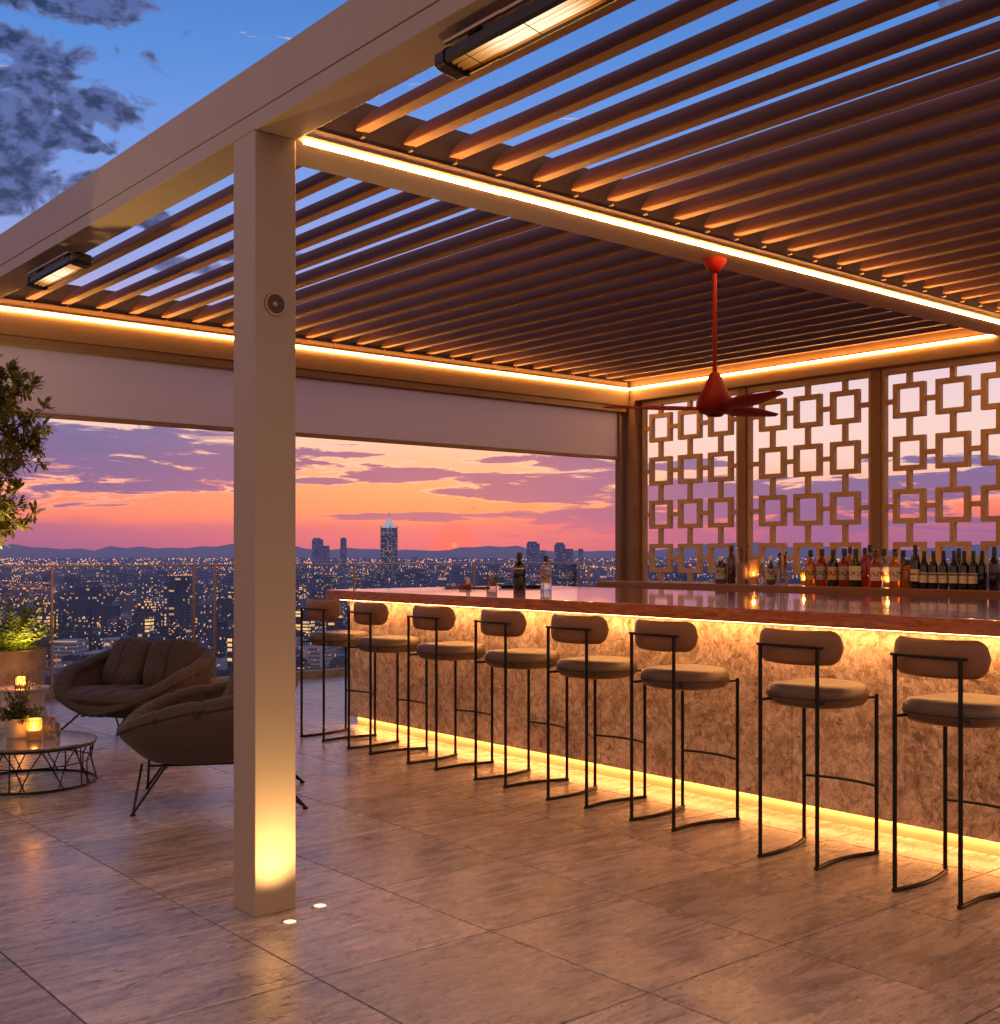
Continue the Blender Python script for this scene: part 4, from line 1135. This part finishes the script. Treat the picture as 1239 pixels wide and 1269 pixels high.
def planter(parent, r, h, z0=0, m='pot', taper=.82):
    MB().lathe([(.0,z0),(r*taper,z0),(r*(taper+.06),z0+.01),(r,z0+h-.02),(r,z0+h),(r*.92,z0+h),(r*.90,z0+h-.04),(.0,z0+h-.045)], 40).build('pot', M[m], parent, True)
    MB().lathe([(.0,z0+h-.032),(r*.905,z0+h-.042)], 24).build('soil', M['soil'], parent)
planter(tree, .26, .46)
upl(R*.20-F*.14+Vector((0,0,.47)), (.25,-.05,1), 300, 110, tree)
# big planter with fern
fp = ld(-4.27, 10.1)
fern = thing('potted_fern', 'large concrete planter with a bright yellow green fern', 'potted plant', fp)
planter(fern, .31, .57)
ff = MB()
for k in range(95):
    a = rnd.uniform(0, 2*PI); el = rnd.uniform(.5,1.45); L = rnd.uniform(.28,.50)
    d = Vector((math.cos(a)*math.cos(el), math.sin(a)*math.cos(el), math.sin(el)))
    p = Vector((math.cos(a)*.12*rnd.random(), math.sin(a)*.12*rnd.random(), .54)); N = 9
    for i in range(N):
        d = (d+Vector((0,0,-.055))+rv()*.05).normalized(); p2 = p+d*L/N
        ff.tube([p, p2], .0025, 4, caps=False)
        for s in (-1,1):
            sd = d.cross(Vector((0,0,1)));
            if sd.length < .1: sd = Vector((1,0,0))
            sd.normalize(); leaf(ff, p2, (sd*s+d*.9+rv()*.25), Vector((0,0,1)), .080*(1.15-i/N*.5), .026, .1)
        p = p2
    leaf(ff, p, d, Vector((0,0,1)), .05, .014)
ff.build('fronds', M['leaf_fern'], fern)
upl(R*.26-F*.24+Vector((0,0,.60)), (-.5,.5,1), 17, 150, fern)
# drum side table with lantern between planter and sofa
dt = thing('drum_table', 'pale tapered drum side table glowing behind the coffee table', 'side table', ld(-3.92, 9.55))
MB().lathe([(.0,.0),(.20,.0),(.205,.01),(.17,.16),(.165,.20),(.185,.27),(.21,.285),(.21,.30),(.0,.30)], 40).build('drum', M['white_ceramic'], dt, True)
candle(tuple(ld(-3.92,9.50,.3005)), .04, .09, 'shallow glass candle bowl glowing on the drum side table', .03, 5.5)
fb = thing('glass_bowl', 'small clear bowl beside the candle on the drum side table', 'bowl', ld(-3.80, 9.52, .3005))
MB().lathe([(.0,.0),(.03,.0),(.055,.03),(.06,.055),(.057,.055),(.05,.03),(.0,.006)], 24).build('bowl', M['tumbler'], fb, True)
# small potted succulent on the table
pp_ = thing('small_potted_plant', 'small leafy plant in a pale ceramic pot on the coffee table', 'potted plant', onT(21,914))
MB().lathe([(.0,.0),(.056,.0),(.06,.006),(.066,.12),(.062,.12),(.058,.10),(.0,.098)], 32).build('pot', M['white_ceramic'], pp_, True)
sf = MB()
for k in range(60):
    a = rnd.uniform(0,2*PI); el = rnd.uniform(.2,1.45); L = rnd.uniform(.09,.17)*(1.25 if el > 1.1 else 1)
    d = Vector((math.cos(a)*math.cos(el), math.sin(a)*math.cos(el), math.sin(el))); p = Vector((0,0,.10)); N = 6
    for i in range(N):
        d = (d+Vector((0,0,-.05))+rv()*.1).normalized(); p2 = p+d*L/N; sf.tube([p,p2], .002, 4, caps=False)
        for q in range(3): leaf(sf, p2, d*.7+rv(), Vector((0,0,1)), .034, .013, .1)
        p = p2
for k in range(3):
    d = Vector((rnd.uniform(-.15,.15),rnd.uniform(-.15,.15),1)).normalized(); p = Vector((.01*k-.01,.0,.10))
    for i in range(12):
        d = (d+rv()*.12).normalized(); p2 = p+d*.024; sf.tube([p,p2], .002, 4, caps=False)
        for q in range(3): leaf(sf, p2, d*.3+rv(), Vector((0,0,1)), .026, .010, .1)
        p = p2
sf.build('leaves', M['leaf_small'], pp_)
candle(onT(42.5,917), .044, .128, 'lit candle in a clear glass on the coffee table', .062, 3.0)
tg = thing('terrarium_glass', 'small glass of gilded pebbles and twigs beside the candle', 'glass', onT(64,912))
MB().lathe([(.0,.0),(.055,.0),(.055,.075),(.052,.075),(.052,.005),(.0,.005)], 8).build('glass_body', M['tumbler'], tg)
pb = MB()
for k in range(26):
    a = rnd.uniform(0,2*PI); r = rnd.uniform(0,.034); pb.lathe([(0,-.009),(.008,-.004),(.009,.003),(0,.009)], 7, (r*math.cos(a), r*math.sin(a), .016+rnd.uniform(0,.022)))
pb.build('pebbles', simple('gilded_pebble', (.55,.32,.10), .3, .6, .4, 60), tg, True)
pb = MB()
for k in range(9):
    v = rv()*.03; v.z = abs(v.z); pb.tube([(v.x*.3,v.y*.3,.03),(v.x,v.y,.075+v.z)], .002, 5); pb.lathe([(0,-.009),(.009,-.003),(.009,.004),(0,.009)], 8, (v.x,v.y,.08+v.z))
pb.build('dried_buds', M['shelfwood'], tg, True)

# ------------------------------------------------------------ city
GZ = -80.0
cg = MB(); nseg = 96
vs = [(0,0,GZ)]+[(60000*math.cos(2*PI*k/nseg), 60000*math.sin(2*PI*k/nseg), GZ) for k in range(nseg)]
cg.add(vs, [(0,k+1,(k+1) % nseg+1) for k in range(nseg)])
tag(cg.build('city_ground', M['ground']), kind='structure')
# hills along the horizon
hl = MB(); N = 520; rr = random.Random(5)
def fbm(x):
    s = 0
    for o_ in range(7): s += math.sin(x*(2.1**o_)*3.1+o_*1.7)*math.cos(x*(1.9**o_)*1.3+o_)*(.55**o_)
    return s
for ring, (dist, base, amp, ph) in enumerate(((30000,215,110,0),(24000,90,70,4.4))):
    vs = []; fs = []
    for i in range(N):
        a = 2*PI*i/N*1.0; h = base+amp*fbm(a*7+ph)*.8+ (70*max(0, math.sin(a*31+ph))**10)
        jag = rr.uniform(-9,9)+24*fbm(a*60+ph)+12*fbm(a*190)
        for rad, z in ((dist-2500, GZ-2),(dist-1000,GZ+max(20,h)*.55),(dist, GZ+max(30,h+jag)),(dist+2500,GZ-2)): vs.append((rad*math.cos(a), rad*math.sin(a), z))
    for i in range(N):
        for j in range(3): fs.append((i*4+j, ((i+1) % N)*4+j, ((i+1) % N)*4+j+1, i*4+j+1))
    hl.add(vs, fs)
tag(hl.build('hills', M['hill']), kind='structure')

cr = random.Random(23)
def ang_ok(x, y): return True
def cityP(px, dist):
    return ld((px-HX)/FL*dist, dist, GZ)
# landmark tower
tw = thing('pointed_tower', 'tall dark tower with pale pyramid spire standing over the city', 'skyscraper', cityP(482.5,3200), .35)
MB().box((-17,-17,0),(17,17,146)).build('tower_shaft', M['tower'], tw)
MB().box((-24,-24,0),(24,24,14)).build('podium', M['city_mid'], tw)
MB().box((-15,-15,146.1),(15,15,152)).build('crown_storey', M['tower'], tw)
s = MB(); s.add([(-14,-14,152),(14,-14,152),(14,14,152),(-14,14,152),(0,0,184)], [(0,1,4),(1,2,4),(2,3,4),(3,0,4)]); s.build('spire', M['spire_lit'], tw)
MB().tube([(0,0,180),(0,0,196)], 1.0, 6).build('mast', M['spire'], tw)
for sx in (-1,1):
    for sy in (-1,1): MB().box((sx*15.6-1.3,sy*15.6-1.3,146.2),(sx*15.6+1.3,sy*15.6+1.3,158)).build('corner_fin', M['spire'], tw)
def tower(px, dist, w_, d_, h, m, name, label, cat='building', rz=.4, steps=()):
    t = thing(name, label, cat, cityP(px, dist), rz)
    MB().box((-w_/2,-d_/2,0),(w_/2,d_/2,h)).build('walls', M[m], t)
    for (x0,x1,hh) in steps: MB().box((w_*x0,-d_*.4,h+.05),(w_*x1,d_*.4,h+hh)).build('roof_block', M[m], t)
    return t
tower(394,5200,40,34,142,'city_dark','high_rise','stepped dark high-rise left of the pointed tower',steps=((-.4,.05,9),(.2,.4,4)))
tower(403,5400,30,30,118,'city_dark','high_rise','shorter block attached to the right of the stepped high-rise')
tower(426,5000,18,20,146,'city_dark','high_rise','very slender dark high-rise between column and pointed tower',steps=((-.2,.2,4),))
tower(660,4600,46,36,122,'city_dark','high_rise','broad dark high-rise right of the black bottle',steps=((-.45,.1,7),))
tower(670,5200,30,30,96,'city_dark','high_rise','lower block beside the broad dark high-rise')
tower(693,4700,34,34,118,'city_dark','high_rise','dark high-rise above the clear bottle with small roof hut',steps=((-.3,.3,8),))
tower(703,4500,34,30,100,'city_dark','high_rise','low shoulder block right of the dark high-rise with the roof hut')
tower(719,6000,20,20,106,'city_dark','high_rise','small rounded distant high-rise near the corner post')
tower(180,1050,10.5,12,24,'city_office','office_block','office block with every window glowing yellow above the sofa',rz=.7)
tower(190,1080,10,12,27,'city_dark','office_block','dark slab directly right of the glowing office block',rz=.7)
tower(112,1250,36,26,38,'city_dark','dark_block','large dark block in the city above the left armrest',rz=.3,steps=((-.3,.2,8),))
tower(132,1230,20,20,26,'city_dark','dark_block','dark annex right of the large dark block',rz=.3)
tower(224,1200,20,24,52,'city_dark','dark_block','tall dark block close to the column left side',rz=.5,steps=((-.3,.3,6),))
tower(245,1180,36,24,30,'city_dark','dark_block','wide dark block with orange windows next to the column',rz=.5)
tower(165,1500,26,24,28,'city_mid','grey_block','grey block behind the glowing office',rz=.2)
tower(88,880,22,18,16,'city_pale','pale_house','pale flat roofed house just above the drum table lamp',rz=.8)
tower(125,860,26,16,9,'city_pale','pale_house','low pale hall left of the sofa back',rz=.9)
tower(150,960,26,16,12,'city_pale','pale_house','pale hall with curved dark openings above the sofa',rz=.4)
tower(395,840,24,18,14,'city_pale','pale_house','pale low house just right of the column',rz=.6)
tower(548,1500,44,30,18,'city_dark','hall','dark hall with a peaked roof left of the tumbler',rz=.1)
tower(512,2500,60,40,36,'city_dark','broad_block','broad dark block at the foot of the pointed tower',rz=.3,steps=((-.3,.3,10),))
# individual city blocks, copies of a few kinds
kinds = []
for k in range(9):
    m = ('city_dark','city_mid','city_pale')[k % 3]
    w_, d_, h = cr.uniform(12,26), cr.uniform(11,20), (cr.uniform(11,22), cr.uniform(8,15), cr.uniform(5,9))[k % 3]
    mb = MB().box((-w_/2,-d_/2,0),(w_/2,d_/2,h))
    mb.box((-w_*.3,-d_*.25,h+.02),(w_*.05,d_*.2,h+2.6)); mb.box((w_*.15,-d_*.3,h+.02),(w_*.35,d_*.1,h+1.5))
    if k % 2: mb.box((w_/2+.02,-d_*.4,0),(w_/2+w_*.4,d_*.35,h*.6))
    kinds.append(mb.mesh('city_block', M[m]))
M['city_glow'] = hazed('city_facade_glowing', facade((.05,.05,.06), .50, (1.0,.48,.12), 2.0, (2.4,3.1)))
for k in range(3):
    w_, d_, h = cr.uniform(12,20), cr.uniform(11,16), cr.uniform(16,30)
    mb = MB().box((-w_/2,-d_/2,0),(w_/2,d_/2,h)); mb.box((-w_*.3,-d_*.25,h+.02),(w_*.05,d_*.2,h+2.6))
    kinds.append(mb.mesh('glowing_block', M['city_glow']))
LAB = ['dark city block with scattered lit windows below the terrace', 'grey city block with scattered lit windows below the terrace', 'pale flat roofed city block below the terrace', 'city block with rows of glowing amber windows']
GRP = ['dark city blocks', 'grey city blocks', 'pale city blocks', 'city blocks with glowing windows']
placed = []
tries = 0
while len(placed) < 230 and tries < 9000:
    tries += 1
    dist = 640+1500*cr.random()**1.4; px = cr.uniform(-60, 790) if cr.random() < .85 else cr.uniform(780,1300)
    if px > 440 and dist < 1400: dist += 900
    p = cityP(px, dist)
    if any((p-q).length < 27 for q in placed): continue
    placed.append(p); k = cr.randrange(9) if len(placed) % 9 else 9+cr.randrange(3); kk = 3 if k > 8 else k % 3
    o = bpy.data.objects.new('city_block', kinds[k]); COL.objects.link(o)
    o.location = p; o.rotation_euler = (0,0,cr.choice((.3,.5,.3+PI/2,1.1))+cr.uniform(-.06,.06))
    tag(o, LAB[kk], 'building', GRP[kk])
# far city mass
fc = MB(); count = 0
mats_far = [M['city_far'], M['city_mid'], M['city_dark']]
for k in range(15000):
    u = cr.random(); dist = 2100*(14000/2100)**(u**1.15); px = cr.uniform(-420, 1700)
    p = cityP(px, dist); 
    if (p-tw.location).length < 40: continue
    sz = cr.uniform(10,30)*(1+dist/9000); h = cr.uniform(5,14)*(1+.4*cr.random()) if cr.random() < .95 else cr.uniform(18,42)
    a = cr.uniform(0,PI); Mm = Matrix.Translation(p) @ Matrix.Rotation(a,4,'Z')
    fc.mi = cr.choice((0,0,1,2)); fc.box((-sz/2,-sz*.4,0),(sz/2,sz*.4,h), Mm)
fc.mi = 0
tag(fc.build('far_city', mats_far), 'mass of far off low buildings reaching to the hills', 'city', kind='stuff')
# dark tree masses in the city
tm = MB()
for k in range(1500):
    dist = 650*(6000/650)**cr.random(); px = cr.uniform(-100,1400); p = cityP(px, dist); r = cr.uniform(4,9)*(1+dist/6000)
    prof_ = [(0,0),(r*.9,r*.3),(r,r*.7),(r*.6,r*1.2),(0,r*1.35)]
    tm.lathe(prof_, 6, p+Vector((cr.uniform(-4,4),cr.uniform(-4,4),0)))
tag(tm.build('city_trees', M['treecity']), 'dark tree masses scattered between the city blocks', 'trees', kind='stuff')
# lights of the city
ptm = [M['pt_warm'], M['pt_white'], M['pt_pink'], M['pt_red'], M['pt_road']]
L_ = MB()
def pnt(p, s, mi):
    L_.mi = mi; x, y, z = p
    L_.add([(x-s,y,z),(x,y-s,z),(x+s,y,z),(x,y+s,z),(x,y,z-s),(x,y,z+s)], [(0,1,5),(1,2,5),(2,3,5),(3,0,5),(1,0,4),(2,1,4),(3,2,4),(0,3,4)])
for k in range(6500):
    dist = 650*(15000/650)**(cr.random()**.45); px = cr.uniform(-380,1650); p = cityP(px, dist)
    s = dist/FL*cr.choice((.45,.6,.8,1.15))*(.8 if dist > 4000 else .95); mi = cr.choice((0,0,0,1,1,2,2,3) if dist < 4500 else (2,2,0,0,1))
    pnt(p+Vector((0,0,cr.uniform(8,24))), s, mi)
# clusters
for k in range(90):
    dist = 700*(6500/700)**cr.random(); px = cr.uniform(-100,1300); c0 = cityP(px, dist); n = cr.randint(6,16); mi = cr.choice((0,0,1,3,0))
    for q in range(n): pnt(c0+Vector((cr.gauss(0,1)*dist*.010, cr.gauss(0,1)*dist*.014, cr.uniform(5,22))), dist/FL*cr.choice((.5,.75,1.1)), mi)
# side streets: short rows of lamps at every angle
for k in range(420):
    dist = 700*(9000/700)**cr.random(); px = cr.uniform(-150,1350); c0 = cityP(px, dist); a = cr.choice((.3,.3+PI/2,1.1,cr.uniform(0,PI)))
    dv = Vector((math.cos(a), math.sin(a), 0)); n = cr.randint(6,22); mi = cr.choice((0,0,0,1,0)); sp_ = cr.uniform(14,30)*(1+dist/4000)
    for q in range(n): pnt(c0+dv*sp_*q+Vector((0,0,cr.uniform(9,15))), dist/FL*cr.choice((.45,.6,.8,1.0)), mi)
# roads with rows of lamps
for (x0,d0,x1,d1,n) in ((-80,3000,300,3350,110),(100,3300,420,3500,80),(20,2300,150,2650,34),(-60,1900,240,2400,30),(380,3000,640,3600,60),(560,2900,800,3600,70),(690,2500,790,2450,16),(800,3000,1300,3600,80),(-60,4800,800,5600,110),(300,7500,1300,8200,120),(-300,7300,420,7000,90)):
    a0, a1 = cityP(x0,d0), cityP(x1,d1)
    for k in range(n):
        u = (k+cr.uniform(-.3,.3))/n; p = a0.lerp(a1,u); dd = d0+(d1-d0)*u
        pnt(p+Vector((0,0,20)), dd/FL*cr.choice((.5,.7,.9)), 0)
L_.mi = 0
tag(L_.build('city_lights', ptm), 'countless warm street and window lights of the city', 'lights', kind='stuff')
rd = MB()
for (x0,d0,x1,d1) in ((-80,3000,300,3350),(100,3300,420,3500),(20,2300,150,2650),(560,2900,800,3600),(-60,4800,800,5600)):
    a0, a1 = cityP(x0,d0), cityP(x1,d1); dv = (a1-a0).normalized(); s_ = Vector((-dv.y,dv.x,0))*11
    zz = Vector((0,0,14))
    rd.add([a0-s_+zz, a1-s_+zz, a1+s_+zz, a0+s_+zz], [(0,1,2,3)])
tag(rd.build('lit_roads', M['pt_road']), kind='structure')

# ------------------------------------------------------------ render settings
sc.view_settings.view_transform = 'Standard'; sc.view_settings.look = 'None'; sc.view_settings.exposure = 0; sc.view_settings.gamma = 1
sc.cycles.use_denoising = True
sc.cycles.max_bounces = 8; sc.cycles.diffuse_bounces = 3; sc.cycles.glossy_bounces = 4; sc.cycles.transmission_bounces = 6; sc.cycles.transparent_max_bounces = 16
sc.cycles.sample_clamp_indirect = 6; sc.cycles.caustics_reflective = False; sc.cycles.caustics_refractive = False
